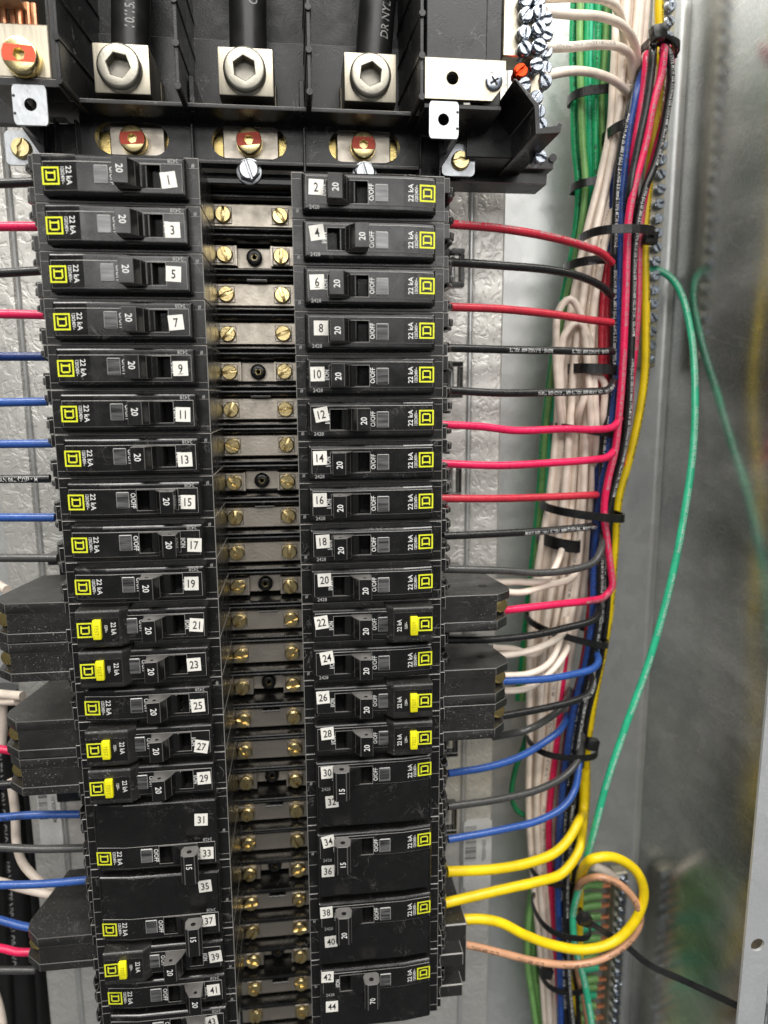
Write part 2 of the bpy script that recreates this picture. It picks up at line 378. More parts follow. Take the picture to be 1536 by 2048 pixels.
def print_on(path, r, s, h, mat, org, start=.5, gap=1.2, flip=False, phase=0.0, wsc=.8, repeat=True):   # lettering wrapped round a wire
    L = [0.0]
    for a, b in zip(path, path[1:]): L.append(L[-1] + (b - a).length)
    tot = L[-1]; vs_, fs_, wd_ = text_data(s); vs = []; fs = []; s0 = start * S; h = h * S
    def put(d, t):
        if flip: d = tot - d
        d = min(max(d, 0), tot); lo = 0; hi = len(L) - 1
        while hi - lo > 1:
            m = (lo + hi) // 2
            if L[m] <= d: lo = m
            else: hi = m
        f = (d - L[lo]) / max(1e-9, L[hi] - L[lo]); p = path[lo].lerp(path[hi], f)
        T = (path[min(len(path) - 1, hi + 1)] - path[max(0, lo - 1)]).normalized()
        n = (OUT - T * OUT.dot(T)).normalized(); b = T.cross(n) * (1 if flip else -1)
        ph = t / r + phase
        return p + (n * math.cos(ph) + b * math.sin(ph)) * (r * 1.012 + .00004) - org
    while s0 + wd_ * h * wsc < tot - .2 * S:
        o = len(vs)
        for x, y in vs_: vs.append(put(s0 + x * h * wsc, (y - .5) * h))
        fs += [tuple(i + o for i in f) for f in fs_]
        s0 += wd_ * h * wsc + gap * S
        if not repeat: break
    if not vs: return None
    me = bpy.data.meshes.new('printed_text'); me.from_pydata(vs, [], fs); me.materials.append(M[mat]); return me
TXT = 'AWG (UL) E51583 3.31mm2 TYPE MTW OR THWN-2 OR THHN 600 VOLTS VW-1 OR AWM'
def wire(label, col, pts, r=.205, group=None, text=None, flip=False, phase=0.0, th=.17, start=.5, name=None, tm=None, world=False):
    path = smooth_path(pts if world else [atW(*p) for p in pts])
    o = bpy.data.objects.new(name or col.replace('dk', '').replace('lt', '').replace('mint', 'green').replace('grey', 'black').replace('midblue', 'blue') + '_wire', tube_mesh(path, r * S, 'w_' + col, 'wire')); link(o); o.location = path[0]
    tag(o, label, 'wire', group)
    if text:
        me = print_on(path, r * S, text, th, tm or ('white_print' if col == 'black' else 'grey_print' if col in ('grey', 'red', 'dkred') else 'dark_print'), path[0], start=start, flip=flip, phase=phase)
        if me:
            c = bpy.data.objects.new('printed_text', me); link(c); c.parent = o
    return o
def wpx(pts, w):                           # give px points one depth
    return [(p[0], p[1], p[2] if len(p) > 2 else w) for p in pts]
def strip_mesh(path, wdir, wid, thk, mat, name, org, closed=False):
    n = len(path); vs = []; fs = []
    for i, p in enumerate(path):
        if closed: T = (path[(i + 1) % n] - path[i - 1]).normalized()
        else: T = (path[min(n - 1, i + 1)] - path[max(0, i - 1)]).normalized()
        a = (wdir - T * wdir.dot(T)).normalized(); b = T.cross(a)
        for s, q in ((-1, -1), (1, -1), (1, 1), (-1, 1)): vs.append(p - org + a * s * wid / 2 + b * q * thk / 2)
    for i in range(n if closed else n - 1):
        j = (i + 1) % n
        for k in range(4): fs.append((i * 4 + k, i * 4 + (k + 1) % 4, j * 4 + (k + 1) % 4, j * 4 + k))
    if not closed: fs += [(3, 2, 1, 0), tuple((n - 1) * 4 + k for k in range(4))]
    me = bpy.data.meshes.new(name); me.from_pydata(vs, [], fs); me.materials.append(M[mat])
    bm = NB(); bm.from_mesh(me); bmesh.ops.recalc_face_normals(bm, faces=bm.faces); bm.to_mesh(me); bm.free()
    return me

# ------------------------------------------------------------------ enclosure (the setting)
WB = -12.0; WF = 2.25; UW = 25.35
bm = NB(); box(bm, -UW, UW, -72, 22, WB - .15, WB); structure('enclosure_back', mesh_of(bm, 'back', 'galv'))
bm = NB(); box(bm, UW, UW + .15, -72, 22, WB - .15, WF); structure('enclosure_wall_right', mesh_of(bm, 'wall', 'galv_wall'))
bm = NB(); box(bm, -UW - .15, -UW, -72, 22, WB - .15, WF); structure('enclosure_wall_left', mesh_of(bm, 'wall', 'galv_wall'))
# the rounded bend where the back meets the side
bm = NB(); rf = .4; arc = [(UW - .003 - rf + rf * math.sin(q * PI / 16), WB + .003 + rf - rf * math.cos(q * PI / 16)) for q in range(9)]
prism(bm, arc + [(UW - .003, WB + .003)], 'b', -72, 22); structure('enclosure_corner_bend', mesh_of(bm, 'bend', 'galv', 40))
# front flange turned inward, with its trim hole
hu, hv, _ = at(1515, 1890, WF)
bm = NB(); oval_plate(bm, 23.86, UW + .15, -hv - 3, -hv + 3, WF - .15, WF, hu, -hv, .36, .36, n=40)
box(bm, 23.86, UW + .15, -72, -hv - 3, WF - .15, WF); box(bm, 23.86, UW + .15, -hv + 3, 22, WF - .15, WF)
structure('enclosure_flange_right', mesh_of(bm, 'flange', 'galv_flange'))
bm = NB(); box(bm, -UW - .15, -23.86, -72, 22, WF - .15, WF); structure('enclosure_flange_left', mesh_of(bm, 'flange', 'galv_flange'))

# mounting pan of the interior
WP = -9.5
pan = thing('mounting_pan', 'galvanised steel mounting pan behind the breaker columns with wrinkled edge strips', 'pan', (0, 0, 0))
bm = NB(); box(bm, -12.7, 11.9, -60, 9, WP - .15, WP); part('sheet', mesh_of(bm, 'pan_sheet', 'galv_wrinkle'), pan)
for s, u0, u1 in ((1, 11.95, 13.8), (-1, -14.6, -12.75)):
    bm = NB(); prism(bm, [(u0, WP), (u0 + .06, WP + .28), (u0 + .2, WP + .34), (u1 - .1, WP + .34), (u1, WP + .26), (u1, WP - 2.2), (u1 - .15, WP - 2.2), (u1 - .15, WP - .1), (u0, WP - .1)], 'b', -60, 9)
    part('edge_strip', mesh_of(bm, 'edge_strip', 'galv_wrinkle', 30), pan)
    bm = NB(); cyl(bm, (u0 - .02 if s > 0 else u1 + .02, -60, WP + .1), (0, 1, 0), .13, 69, 10); part('bead', mesh_of(bm, 'bead', 'galv'), pan)

# ------------------------------------------------------------------ bus column between the breakers
PT = 1.905; VB = -.10; UBL, UBR = -1.47, 1.32; ZB = -6.0
frame = thing('bus_trough', 'black plastic trough with cross ribs behind the row of bus bars', 'base', (0, 0, 0))
bm = NB(); box(bm, -2.6, 2.5, -54, 1.6, -8.2, -7.6); part('base_plate', mesh_of(bm, 'base', 'black'), frame)
bm = NB(); prism(bm, [(-.32, -7.6), (-.32, -5.9), (-.24, -5.6), (-.05, -5.5), (.06, -5.75), (.1, -5.4), (.2, -5.34), (.27, -5.6), (.27, -7.6)], 'a', -2.3, 2.3, bev=.04, emi=0); rib_me = mesh_of(bm, 'rib', 'black')
bm = NB(); box(bm, -.5, .5, -.05, .05, -6.4, -5.4, bev=.03, emi=1); tab_me = mesh_of(bm, 'rib_tab', ['black', 'edge'])
NROW = 26
for k in range(NROW + 1):
    r = part('rib', rib_me, frame, (0, -((k - .5) * PT + VB), 0))
    if k % 3 == 2: part('rib_tab', tab_me, r, (.1, -.32, 0))
def bus_screw_mesh(rot, mat='gold_dim'):
    bm = NB(); cyl(bm, (0, 0, 0), (0, 0, 1), .40, .16, 24, bev=.03); half_moons(bm, (0, 0, .16), .38, .055, .10, rot, .15)
    return mesh_of(bm, 'screw', mat)
bus_screws = [bus_screw_mesh(a) for a in (1.5, 1.2, .4, 2.2, 0.1, 1.9, 2.7, .8)]
bm = NB(); box(bm, -2.25, 2.1, -.56, .56, -.14, 0, bev=.05, emi=0); box(bm, -2.25, 2.1, -.3, .3, -1.2, -.14); plate_me = mesh_of(bm, 'plate', 'tin')
bm = NB()
for s in (0, 1): box(bm, *((-2.25, -.95) if s == 0 else (.85, 2.1)), -.5, .5, -.14, 0, bev=.05)
box(bm, -.95, .85, -.5, .5, -1.0, -.75, bev=.03)
for x in (-.95, .85): box(bm, x - .06, x + .06, -.48, .48, -.9, -.02)
plate2_me = mesh_of(bm, 'plate', 'tin')
bm = NB(); box(bm, -.42, .42, -.40, .40, 0, .06, bev=.03); washer_me = mesh_of(bm, 'washer', 'tin')
bm = NB(); socket(bm, (0, 0, 0), .40, .45, .17, .25, 6, .2, .09, 30); recess_me = mesh_of(bm, 'bolt', 'black')
bm = NB(); socket(bm, (0, 0, 0), .21, .2, .13, .12, 6, .2, .03, 30); recess2_me = mesh_of(bm, 'bolt_core', 'gold_dim')
ordn = ['first', 'second', 'third', 'fourth', 'fifth', 'sixth', 'seventh', 'eighth', 'ninth', 'tenth', 'eleventh', 'twelfth', 'thirteenth', 'fourteenth', 'fifteenth', 'sixteenth', 'seventeenth', 'eighteenth', 'nineteenth', 'twentieth', 'twenty-first', 'twenty-second', 'twenty-third', 'twenty-fourth', 'twenty-fifth', 'twenty-sixth', 'twenty-seventh']
for k in range(NROW):
    bolt = k % 3 == 1
    b = thing('bus_bar', ('bus bar with a recessed middle bolt and two brass screws' if bolt else 'plain grey bus bar with a brass screw at each end') + ', %s from the top' % ordn[k], 'bus bar', (0, k * PT + VB, ZB), 0, 'bus bars between the breaker columns')
    part('plate', plate2_me if bolt else plate_me, b)
    for j, u in enumerate((UBL, UBR)):
        s = part('screw', bus_screws[(k * 5 + j * 3) % 8], b, (u, random.uniform(-.04, .04), .06)); part('washer', washer_me, s, (0, 0, -.06))
    if bolt:
        s = part('bolt', recess_me, b, (-.05, 0, -.76)); part('bolt_core', recess2_me, s, (0, 0, .12))
# upper black housing lip above the first bus bar
# ------------------------------------------------------------------ breakers
VR, VL, UR, UL = .30, -.12, 1.95, -1.87
A0, A1 = 1.46, 3.22                        # toggle slot
def single_body(npole=1):
    bm = NB(); lo = -.94 - PT * (npole - 1)
    box(bm, 0, 6.66, lo, .94, -6.3, -.62, bev=.03, emi=1)
    for q in range(npole):
        o = -PT * q
        box(bm, 6.662, 6.93, .32 + o, .94 + o - .004, -5.6, -.82, bev=.025, emi=1)
        box(bm, 6.662, 6.90, -.94 + o + .004, -.42 + o, -5.6, -.86, bev=.025, emi=1)
    return mesh_of(bm, 'body', ['black', 'edge'])
def plateau(npole=1, gf=False):
    lo = -.78 - PT * (npole - 1); hi = .80
    pts = [(.44, -.66), (.44, 0), (4.75, 0), (6.20, -.16), (6.20, -.86), (3, -.86)]
    bm = NB(); prism(bm, pts, 'b', lo, hi)
    bm.edges.ensure_lookup_table()
    top = [e for e in bm.edges if all(v.co.z > -.4 for v in e.verts) and not (abs(e.verts[0].co.x - 4.75) < .01 and abs(e.verts[1].co.x - 4.75) < .01)]
    ver = [e for e in bm.edges if abs(e.verts[0].co.z - e.verts[1].co.z) > .3 and abs(e.verts[0].co.y - e.verts[1].co.y) < .01 and (e.verts[0].co.x < .5 or e.verts[0].co.x > 6)]
    bmesh.ops.bevel(bm, geom=ver, offset=.10, segments=3, affect='EDGES', profile=.5)
    top = [e for e in bm.edges if all(v.co.z > -.4 for v in e.verts) and e.is_manifold and abs(e.calc_face_angle()) > .6]
    bmesh.ops.bevel(bm, geom=top, offset=.15, segments=4, affect='EDGES', profile=.5)
    me = mesh_of(bm, 'face_cover', ['face', 'edge'], 5)
    c = NB(); box(c, A0, A1, -.43, .47, -.5, .5)
    return cut(me, c, ['face', 'edge'])
def strip(npole=1):                        # raised label strip with the toggle opening and thin pale edges, worn and with highlights painted in
    pts = [(.60, -.05), (.60, .030), (4.75, .030), (6.10, -.118), (6.10, -.2), (4.75, -.05)]
    bm = NB(); prism(bm, pts, 'b', -.49, .63, bev=.019, seg=1, emi=1, only=lambda e: all(v.co.z > -.13 for v in e.verts) and not all(abs(v.co.x - 4.75) < .01 for v in e.verts))
    me = mesh_of(bm, 'label_panel', ['face', 'edge'], 5)
    c = NB(); box(c, A0, A1, -.43, .47, -.5, .5)
    r = cut(me, c, ['face', 'edge']); return r
def rim():                                 # thin rim round the toggle opening, its highlight put into the pale colour
    bm = NB(); z0, z1, t = .0, .036, .02
    for q in ((A0 - t, A1 + t, .47, .47 + t), (A0 - t, A1 + t, -.43 - t, -.43), (A0 - t, A0, -.43, .47), (A1, A1 + t, -.43, .47)): box(bm, *q, z0, z1)
    return mesh_of(bm, 'slot_rim', 'edge')
def seam_me(npole=1):                      # moulding seams across the shoulders, coloured pale to carry their highlights
    bm = NB()
    for q in range(npole):
        o = -PT * q
        for b in (.66, -.52): box(bm, .012, .42, b + o - .009, b + o + .009, -.63, -.606); box(bm, 6.24, 6.64, b + o - .009, b + o + .009, -.63, -.606)
    lo = -.94 - PT * (npole - 1)
    return mesh_of(bm, 'mould_seam', 'edge')
def toggle_me(state):                      # leaning block on a drum
    bm = NB(); m = (A0 + A1) / 2
    def X(a): return a if state == 'on' else 2 * m - a
    pts = [(X(1.50), .90), (X(2.08), .86), (X(2.30), .46), (X(2.44), .10), (X(2.44), -.3), (X(1.55), -.3), (X(1.50), .06)]
    prism(bm, pts, 'b', -.46, .52, bev=.022, seg=1, mi=0, emi=2)
    cyl(bm, (m, -.41, -.30), (0, 1, 0), .44, .86, 28)
    box(bm, X(2.60) - .09, X(2.60) + .09, -.41, .45, -.3, .035, bev=.02)
    bm.faces.ensure_lookup_table()
    for f in bm.faces:
        f.normal_update()
        if abs(f.normal.y) > .95 and f.material_index == 0 and f.calc_center_median().z > .2: f.material_index = 1  # end faces take the painted top light
    return mesh_of(bm, 'toggle', ['toggle', 'toggle_toplit', 'edge_soft'], 18)
def handle2_me(state):                     # long tie handle of a two-pole breaker
    bm = NB(); m = (A0 + A1) / 2
    def X(a): return a if state == 'on' else 2 * m - a
    pts = [(X(1.27), .52), (X(1.27), 1.02), (X(1.40), 1.18), (X(1.88), 1.20), (X(2.04), 1.08), (X(2.10), .66), (X(1.98), .42), (X(1.42), .40)]
    prism(bm, pts, 'b', -.60, .88, bev=.03, seg=1, emi=2)
    pts = [(X(1.50), .6), (X(1.95), .6), (X(2.42), .1), (X(2.42), -.3), (X(1.56), -.3), (X(1.5), .1)]
    prism(bm, pts, 'b', -.40, .46, bev=.03)
    cyl(bm, (m, -.41, -.30), (0, 1, 0), .44, .86, 28)
    bm.faces.ensure_lookup_table()
    for f in bm.faces:
        f.normal_update()
        if abs(f.normal.y) > .95 and f.calc_center_median().z > .5: f.material_index = 1
    return mesh_of(bm, 'toggle', ['toggle', 'toggle_toplit', 'edge_soft'], 18)
def hole_me(x, z, y, r=.085):
    bm = NB(); cyl(bm, (x, y[0], z), (0, 1, 0), r, y[1] - y[0], 14); return mesh_of(bm, 'lock_hole', 'dark')
def slot_me():
    bm = NB(); t = .03
    box(bm, A0 - t, A1 + t, -.46, .5, -.56, -.5)
    return mesh_of(bm, 'slot_floor', 'dark')
def window_me(): 
    bm = NB(); box(bm, 3.53, 4.08, -.36, .36, -.02, .075, bev=.03, emi=1); return mesh_of(bm, 'window', ['window', 'window_edge'])
def logo_me(a, b, h, z, rot=PI / 2):
    bm = NB()
    def q(x0, x1, y0, y1):
        c, s = math.cos(rot), math.sin(rot)
        vs = [bm.verts.new((a + (x * c - y * s) * h, b + (x * s + y * c) * h, z(a + (x * c - y * s) * h))) for x, y in ((x0, y0), (x1, y0), (x1, y1), (x0, y1))]
        bm.faces.new(vs)
    for r in ((-1, 1, .80, 1), (-1, 1, -1, -.80), (-1, -.80, -.80, .80), (.80, 1, -.80, .80)): q(*r)
    q(-.58, .44, .40, .58); q(-.58, .44, -.58, -.40); q(.36, .56, -.44, .44); q(-.42, -.22, -.40, .40)
    me = mesh_of(bm, 'logo', 'logo'); return me
def slope(a): return .030 + (0 if a < 4.75 else -(a - 4.75) * .11) + .004
def print_me(kind):                        # flat white printing of the face
    L = []
    def t(s, h, ws, a, b, z=None, rz=PI / 2): 
        me = text_mesh(s, h, ws, 'white_print', rz=rz, cx=a, cy=b); zz = slope(a) if z is None else z
        for v in me.vertices: v.co.z = (slope(v.co.x / S) if z is None else z) * S
        L.append((me, 0))
    if kind == 'gf':
        t('O/OFF', .20, .72, 3.36, .02); t('22 kA', .21, .80, 4.50, .0, .325); t('120V~', .13, .72, 4.82, .0, .325); t('I/ON', .20, .72, 1.34, .04)
    else:
        t('O/OFF', .21, .80, 3.36, .03); t('22 kA', .22, .95, 5.06, .06); t('120/240V~', .145, .74, 5.31, .06); t('I/ON', .20, .75, 1.34, .06)
    return join_meshes('printed_text', L, ['white_print'])
def small_print(): 
    a = text_mesh('2428', .16, .95, 'grey_print', cx=.95, cy=-.60, z=.006); b = text_mesh('#', .17, .9, 'grey_print', cx=.24, cy=-.60, z=-.612)
    return join_meshes('printed_text', [(a, 0), (b, 0)], ['grey_print'])
def terminal_me(npole=1):                  # wire clamp fins at the outer end
    bm = NB()
    for q in range(npole):
        o = -PT * q
        prism(bm, [(6.90, -1.5), (7.18, -1.42), (7.34, -1.75), (7.34, -2.6), (7.1, -3.2), (6.9, -3.2)], 'b', .42 + o, .74 + o, bev=.03, emi=1)
        prism(bm, [(6.90, -1.25), (7.10, -1.2), (7.22, -1.5), (7.22, -2.9), (6.9, -3.3)], 'b', .22 + o, .36 + o, bev=.025, emi=1)
        prism(bm, [(6.6, -1.3), (7.12, -1.32), (7.30, -1.65), (7.30, -2.7), (7.0, -3.3), (6.6, -3.3)], 'b', -.74 + o, -.50 + o, bev=.03, emi=1)
        prism(bm, [(6.6, -1.6), (7.0, -1.62), (7.2, -1.95), (7.2, -2.7), (6.6, -3.3)], 'b', -.44 + o, -.30 + o, bev=.025, emi=1)
        box(bm, 6.6, 6.98, -.3 + o, .3 + o, -4.6, -2.2, bev=.03)
    return mesh_of(bm, 'terminal_clamp', ['black', 'edge_soft'])
B = {}
for n in (1, 2): B['body%d' % n] = single_body(n); B['plat%d' % n] = plateau(n); B['seam%d' % n] = seam_me(n); B['term%d' % n] = terminal_me(n)
B['strip'] = strip(); B['rim'] = rim(); B['slot'] = slot_me(); B['win'] = window_me()
for s in ('on', 'off'):
    B['tog_' + s] = toggle_me(s); B['h2_' + s] = handle2_me(s)
    m_ = (A0 + A1) / 2; X_ = (lambda a: a) if s == 'on' else (lambda a: 2 * m_ - a)
    B['hole_' + s] = hole_me(X_(1.80), .62, (-.463, .523)); B['hole2_' + s] = hole_me(X_(1.68), .86, (-.603, .883), .12)
    for r in ('20', '15', '70'):
        B['rate_' + r + s] = text_mesh(r, .27, .88, 'white_print', z=.0, rz=PI / 2, cx=X_(1.80), cy=-.02)
        for v in B['rate_' + r + s].vertices: v.co.z = (.90 - (X_(v.co.x / S) - 1.50) * .069 + .004) * S
        B['rate2_' + r + s] = text_mesh(r, .27, .88, 'white_print', z=1.080, rz=PI / 2, cx=X_(1.66), cy=-.05)
        for v in B['rate2_' + r + s].vertices: v.co.z = (1.18 + (X_(v.co.x / S) - 1.40) * .042 + .005) * S
B['logo'] = logo_me(5.80, .07, .345, slope)
B['logo_gf'] = logo_me(5.72, .03, .345, lambda a: .325)
B['print'] = print_me('s'); B['print_gf'] = print_me('gf'); B['small'] = small_print()
# GFCI pieces
def gf_module():
    pts = [(3.92, -.5), (3.92, .0), (4.22, .32), (6.10, .32), (6.10, -.95), (4.2, -.95)]
    bm = NB(); prism(bm, pts, 'b', -.86, .88)
    top = [e for e in bm.edges if all(v.co.z > -.1 for v in e.verts) and abs(e.verts[0].co.y - e.verts[1].co.y) < .01]
    bmesh.ops.bevel(bm, geom=top, offset=.13, segments=4, affect='EDGES', profile=.5)
    return mesh_of(bm, 'test_module', ['case', 'edge'], 5)
def gf_label():
    bm = NB(); box(bm, 4.26, 6.08, -.50, .62, .30, .321, bev=.01, emi=1); return mesh_of(bm, 'label_panel', ['face', 'edge'])
def gf_button():
    bm = NB(); box(bm, 5.0, 5.36, -.46, .44, .30, .52, bev=.05, seg=2); return mesh_of(bm, 'test_button', 'test')
def gf_ext():
    bm = NB()
    prism(bm, [(5.9, -1.0), (9.57, -1.0), (10.37, -1.7), (10.47, -2.4), (9.77, -6.2), (5.9, -6.2)], 'b', .50, .93, bev=.03, emi=1)
    prism(bm, [(5.9, -1.04), (9.55, -1.04), (9.55, -2.9), (9.42, -6.15), (5.9, -6.15)], 'b', -.42, .496, bev=.02, emi=1)
    prism(bm, [(5.9, -1.0), (9.57, -1.0), (10.27, -1.75), (10.37, -2.4), (9.67, -6.2), (5.9, -6.2)], 'b', -.93, -.424, bev=.03, emi=1)
    prism(bm, [(9.52, -2.25), (10.30, -2.35), (9.72, -6.1), (9.42, -6.1)], 'b', -.42, .496)
    prism(bm, [(6.5, -.96), (6.7, -.96), (6.7, -1.2), (6.5, -1.2)], 'b', -.93, .93)
    return mesh_of(bm, 'load_case', ['case', 'edge_soft'])
B['gf_mod'] = gf_module(); B['gf_lab'] = gf_label(); B['gf_btn'] = gf_button(); B['gf_ext'] = gf_ext()
B['gf_test'] = text_mesh('TEST', .17, .95, 'test_ink', z=.523, rz=PI / 2, cx=5.18, cy=-.01)
bm = NB(); cyl(bm, (9.93, .06, -2.3), (.2, 0, 1), .37, .42, 20, bev=.05); half = bm; B['gf_scr'] = mesh_of(half, 'terminal_screw', 'brass')
bm = NB(); cyl(bm, (9.2, .915, -2.6), (0, 1, 0), .24, .02, 20); B['gf_rivet'] = mesh_of(bm, 'rivet_hole', 'dark')
def sticker_me():
    bm = NB(); box(bm, -.31, .31, -.31, .31, 0, .012); return mesh_of(bm, 'number_sticker', 'paper')
B['stk'] = sticker_me()
bm = NB(); box(bm, 6.9, 8.6, -.9 - PT, .9, -6.2, -2.2, bev=.06, emi=1)
for q in range(2): box(bm, 6.9, 8.2, -.86 - PT * q, -.1 - PT * q, -2.4, -1.3, bev=.05, emi=1)
B['lugcase'] = mesh_of(bm, 'lug_case', ['case', 'edge'])
STK = {1: (337, 360), 3: (345, 460), 5: (347, 548), 7: (352, 645), 9: (361, 737), 11: (366, 829), 13: (370, 919), 15: (376, 1004), 17: (389, 1090), 19: (383, 1167), 21: (393, 1250), 23: (388, 1329), 25: (396, 1411), 27: (403, 1493), 29: (408, 1556), 31: (402, 1640), 33: (414, 1706), 35: (410, 1773), 37: (418, 1841), 39: (431, 1913), 41: (427, 1980), 43: (423, 2043),
       2: (632, 374), 4: (634, 465), 6: (634, 564), 8: (642, 656), 10: (635, 748), 12: (643, 829), 14: (640, 916), 16: (640, 1000), 18: (646, 1083), 20: (649, 1160), 22: (643, 1245), 24: (654, 1316), 26: (646, 1395), 28: (655, 1467), 30: (655, 1545), 32: (664, 1604), 34: (657, 1683), 36: (656, 1743), 38: (653, 1825), 40: (662, 1884), 42: (655, 1954), 44: (664, 2014), 45: (428, 2100), 46: (656, 2070)}
TILT = {1: 8, 2: -2, 3: 1, 4: 9, 5: -3, 7: 5, 9: 1, 11: -2, 12: 11, 13: 1, 15: -2, 17: -3, 21: -6, 22: 7, 23: 2, 24: 8, 25: 3, 26: 3, 27: -11, 28: 4, 29: 2, 30: 2, 32: 3, 34: 11, 35: 4, 36: 0, 39: 5, 41: 3, 43: 8}
UPPER = {31: .06, 35: .0}
ONES = ['', 'one', 'two', 'three', 'four', 'five', 'six', 'seven', 'eight', 'nine', 'ten', 'eleven', 'twelve', 'thirteen', 'fourteen', 'fifteen', 'sixteen', 'seventeen', 'eighteen', 'nineteen']
def word(n): return ONES[n] if n < 20 else ('twenty', 'thirty', 'forty')[n // 10 - 2] + ('-' + ONES[n % 10] if n % 10 else '')
def breaker(num, kind, state, rating, nums=None):
    left = num % 2 == 1; nums = nums or [num]
    k = (max(nums) - 1) // 2 if left else (min(nums) - 2) // 2
    u0, v0 = (UL, k * PT + VL) if left else (UR, k * PT + VR); th = PI if left else 0.0
    if kind == 'd': lab = 'black two-pole breaker with the long tie handle, stickered %s and %s' % (word(nums[0]), word(nums[1]))
    elif kind == 'g': lab = 'black ground-fault breaker with a yellow test button, stickered number %s' % word(num)
    else: lab = 'black single-pole breaker stickered number %s, toggle %s its sticker' % (word(num), 'next to' if state == 'on' else 'away from')
    t = thing('circuit_breaker', lab, 'breaker', (u0, v0, 0), th, 'breakers in the %s column' % ('left' if left else 'right'))
    n = 2 if kind == 'd' else 1
    part('body', B['body%d' % n], t)
    f = part('face_cover', B['plat%d' % n], t)
    part('label_panel', B['strip'], f); part('slot_rim', B['rim'], f); part('slot_floor', B['slot'], f); part('mould_seam', B['seam%d' % n], f)['kind'] = 'stuff'
    part('window', B['win'], t)
    if kind == 'd':
        g = part('toggle', B['h2_' + state], t); part('rating_text', B['rate2_' + rating + state], g); part('lock_hole', B['hole2_' + state], g)
    else:
        g = part('toggle', B['tog_' + state], t); part('rating_text', B['rate_' + rating + state], g); part('lock_hole', B['hole_' + state], g)
    if kind == 'g':
        mo = part('test_module', B['gf_mod'], t); part('label_panel', B['gf_lab'], mo); part('logo', B['logo_gf'], mo)
        bt = part('test_button', B['gf_btn'], t); part('button_text', B['gf_test'], bt)
        ca = part('load_case', B['gf_ext'], t); part('terminal_screw', B['gf_scr'], ca); part('rivet_hole', B['gf_rivet'], ca)
        part('printed_text', B['print_gf'], t)
    else:
        part('logo', B['logo'], t); part('printed_text', B['print'], t); part('date_code', B['small'], t)
        part('terminal_clamp', B['term%d' % n], t)
    if num == 42: part('lug_case', B['lugcase'], t)
    for q in nums:
        x, y = STK[q]; z = .034
        u, v, _ = at(x, y, z); a, b = (u - u0, -(v - v0))
        if left: a, b = -a, -b
        tl = math.radians(TILT.get(q, random.uniform(-3, 3)))
        s = part('number_sticker', B['stk'], t, (a, b, z if not (kind == 'd' and q != (max(nums) if left else min(nums))) else .004), -th + tl)
        part('number_text', text_mesh(str(q), .36, .80, 'ink', z=.0145), s)
        if q in (6, 9):
            bm = NB(); box(bm, -.1, .1, -.235, -.21, .012, .0146); part('number_underline', mesh_of(bm, 'underline', 'ink'), s)
    return t
for n, st in ((1, 'off'), (3, 'off'), (5, 'off'), (7, 'off'), (9, 'off'), (11, 'off'), (13, 'off'), (15, 'on'), (17, 'on'), (19, 'off'), (25, 'off'), (41, 'on'), (43, 'on'),
              (2, 'on'), (4, 'off'), (6, 'on'), (8, 'on'), (10, 'on'), (12, 'off'), (14, 'on'), (16, 'on'), (18, 'on'), (20, 'off'), (24, 'off')): breaker(n, 's', st, '20')
for n in (21, 23, 27, 29, 39, 22, 26, 28): breaker(n, 'g', 'off', '20')
breaker(31, 'd', 'on', '15', [31, 33]); breaker(35, 'd', 'on', '15', [35, 37])
breaker(30, 'd', 'on', '15', [30, 32]); breaker(34, 'd', 'on', '15', [34, 36]); breaker(38, 'd', 'on', '20', [38, 40]); breaker(42, 'd', 'off', '70', [42, 44])
# ------------------------------------------------------------------ main lug compartment
hs = thing('lug_housing', 'black moulded plastic housing with barrier walls around the three main lugs', 'housing', (0, 0, 0))
bm = NB(); box(bm, -12.5, 10.6, 3.93, 20, -6.4, -6.0); part('back_plate', mesh_of(bm, 'back', 'housing_rough'), hs)
bm = NB(); box(bm, -12.4, 8.3, 3.93, 7.95, -6.0, -5.8, bev=.03, emi=1); part('lower_plate', mesh_of(bm, 'lower', ['housing', 'edge']), hs)
def wall(u, u2, wf, vb, n=5, thk=.16):     # barrier wall with ribs running back from its front edge
    bm = NB(); prism(bm, [(u - thk / 2, wf), (u + thk / 2, wf), (u2 + thk / 2, -6), (u2 - thk / 2, -6)], 'b', -vb, 18, bev=.02)
    w_ = part('barrier_wall', mesh_of(bm, 'wall', ['housing', 'edge']), hs)
    for k in range(n):
        bm = NB(); d = Vector((u2 - u, 0, -6 - wf)); cyl(bm, (u, -vb + .1 + k * 1.62, wf + .1), d, .135, d.length, 14)
        part('wall_rib', mesh_of(bm, 'rib', 'housing'), w_)
wall(-7.25, -6.9, -.8, -3.75); wall(-2.58, -2.58, -.8, -3.75); wall(2.82, 2.75, -.8, -3.75); wall(7.6, 7.35, -.8, -3.75)
for u in (-2.58, 2.75):                    # short posts beside the walls
    bm = NB(); prism(bm, [(u + .25 * (1 if u < 0 else -1) - .12, -3.0), (u + .25 * (1 if u < 0 else -1) + .12, -3.0), (u + .25 * (1 if u < 0 else -1) + .12, -6), (u + .25 * (1 if u < 0 else -1) - .12, -6)], 'b', 3.7, 5.2, bev=.03); part('post', mesh_of(bm, 'post', 'housing'), hs)
bm = NB(); box(bm, -8.2, 8.3, 3.76, 3.92, -6.2, -2.55, bev=.035, emi=1); part('shelf', mesh_of(bm, 'shelf', ['housing', 'edge']), hs)
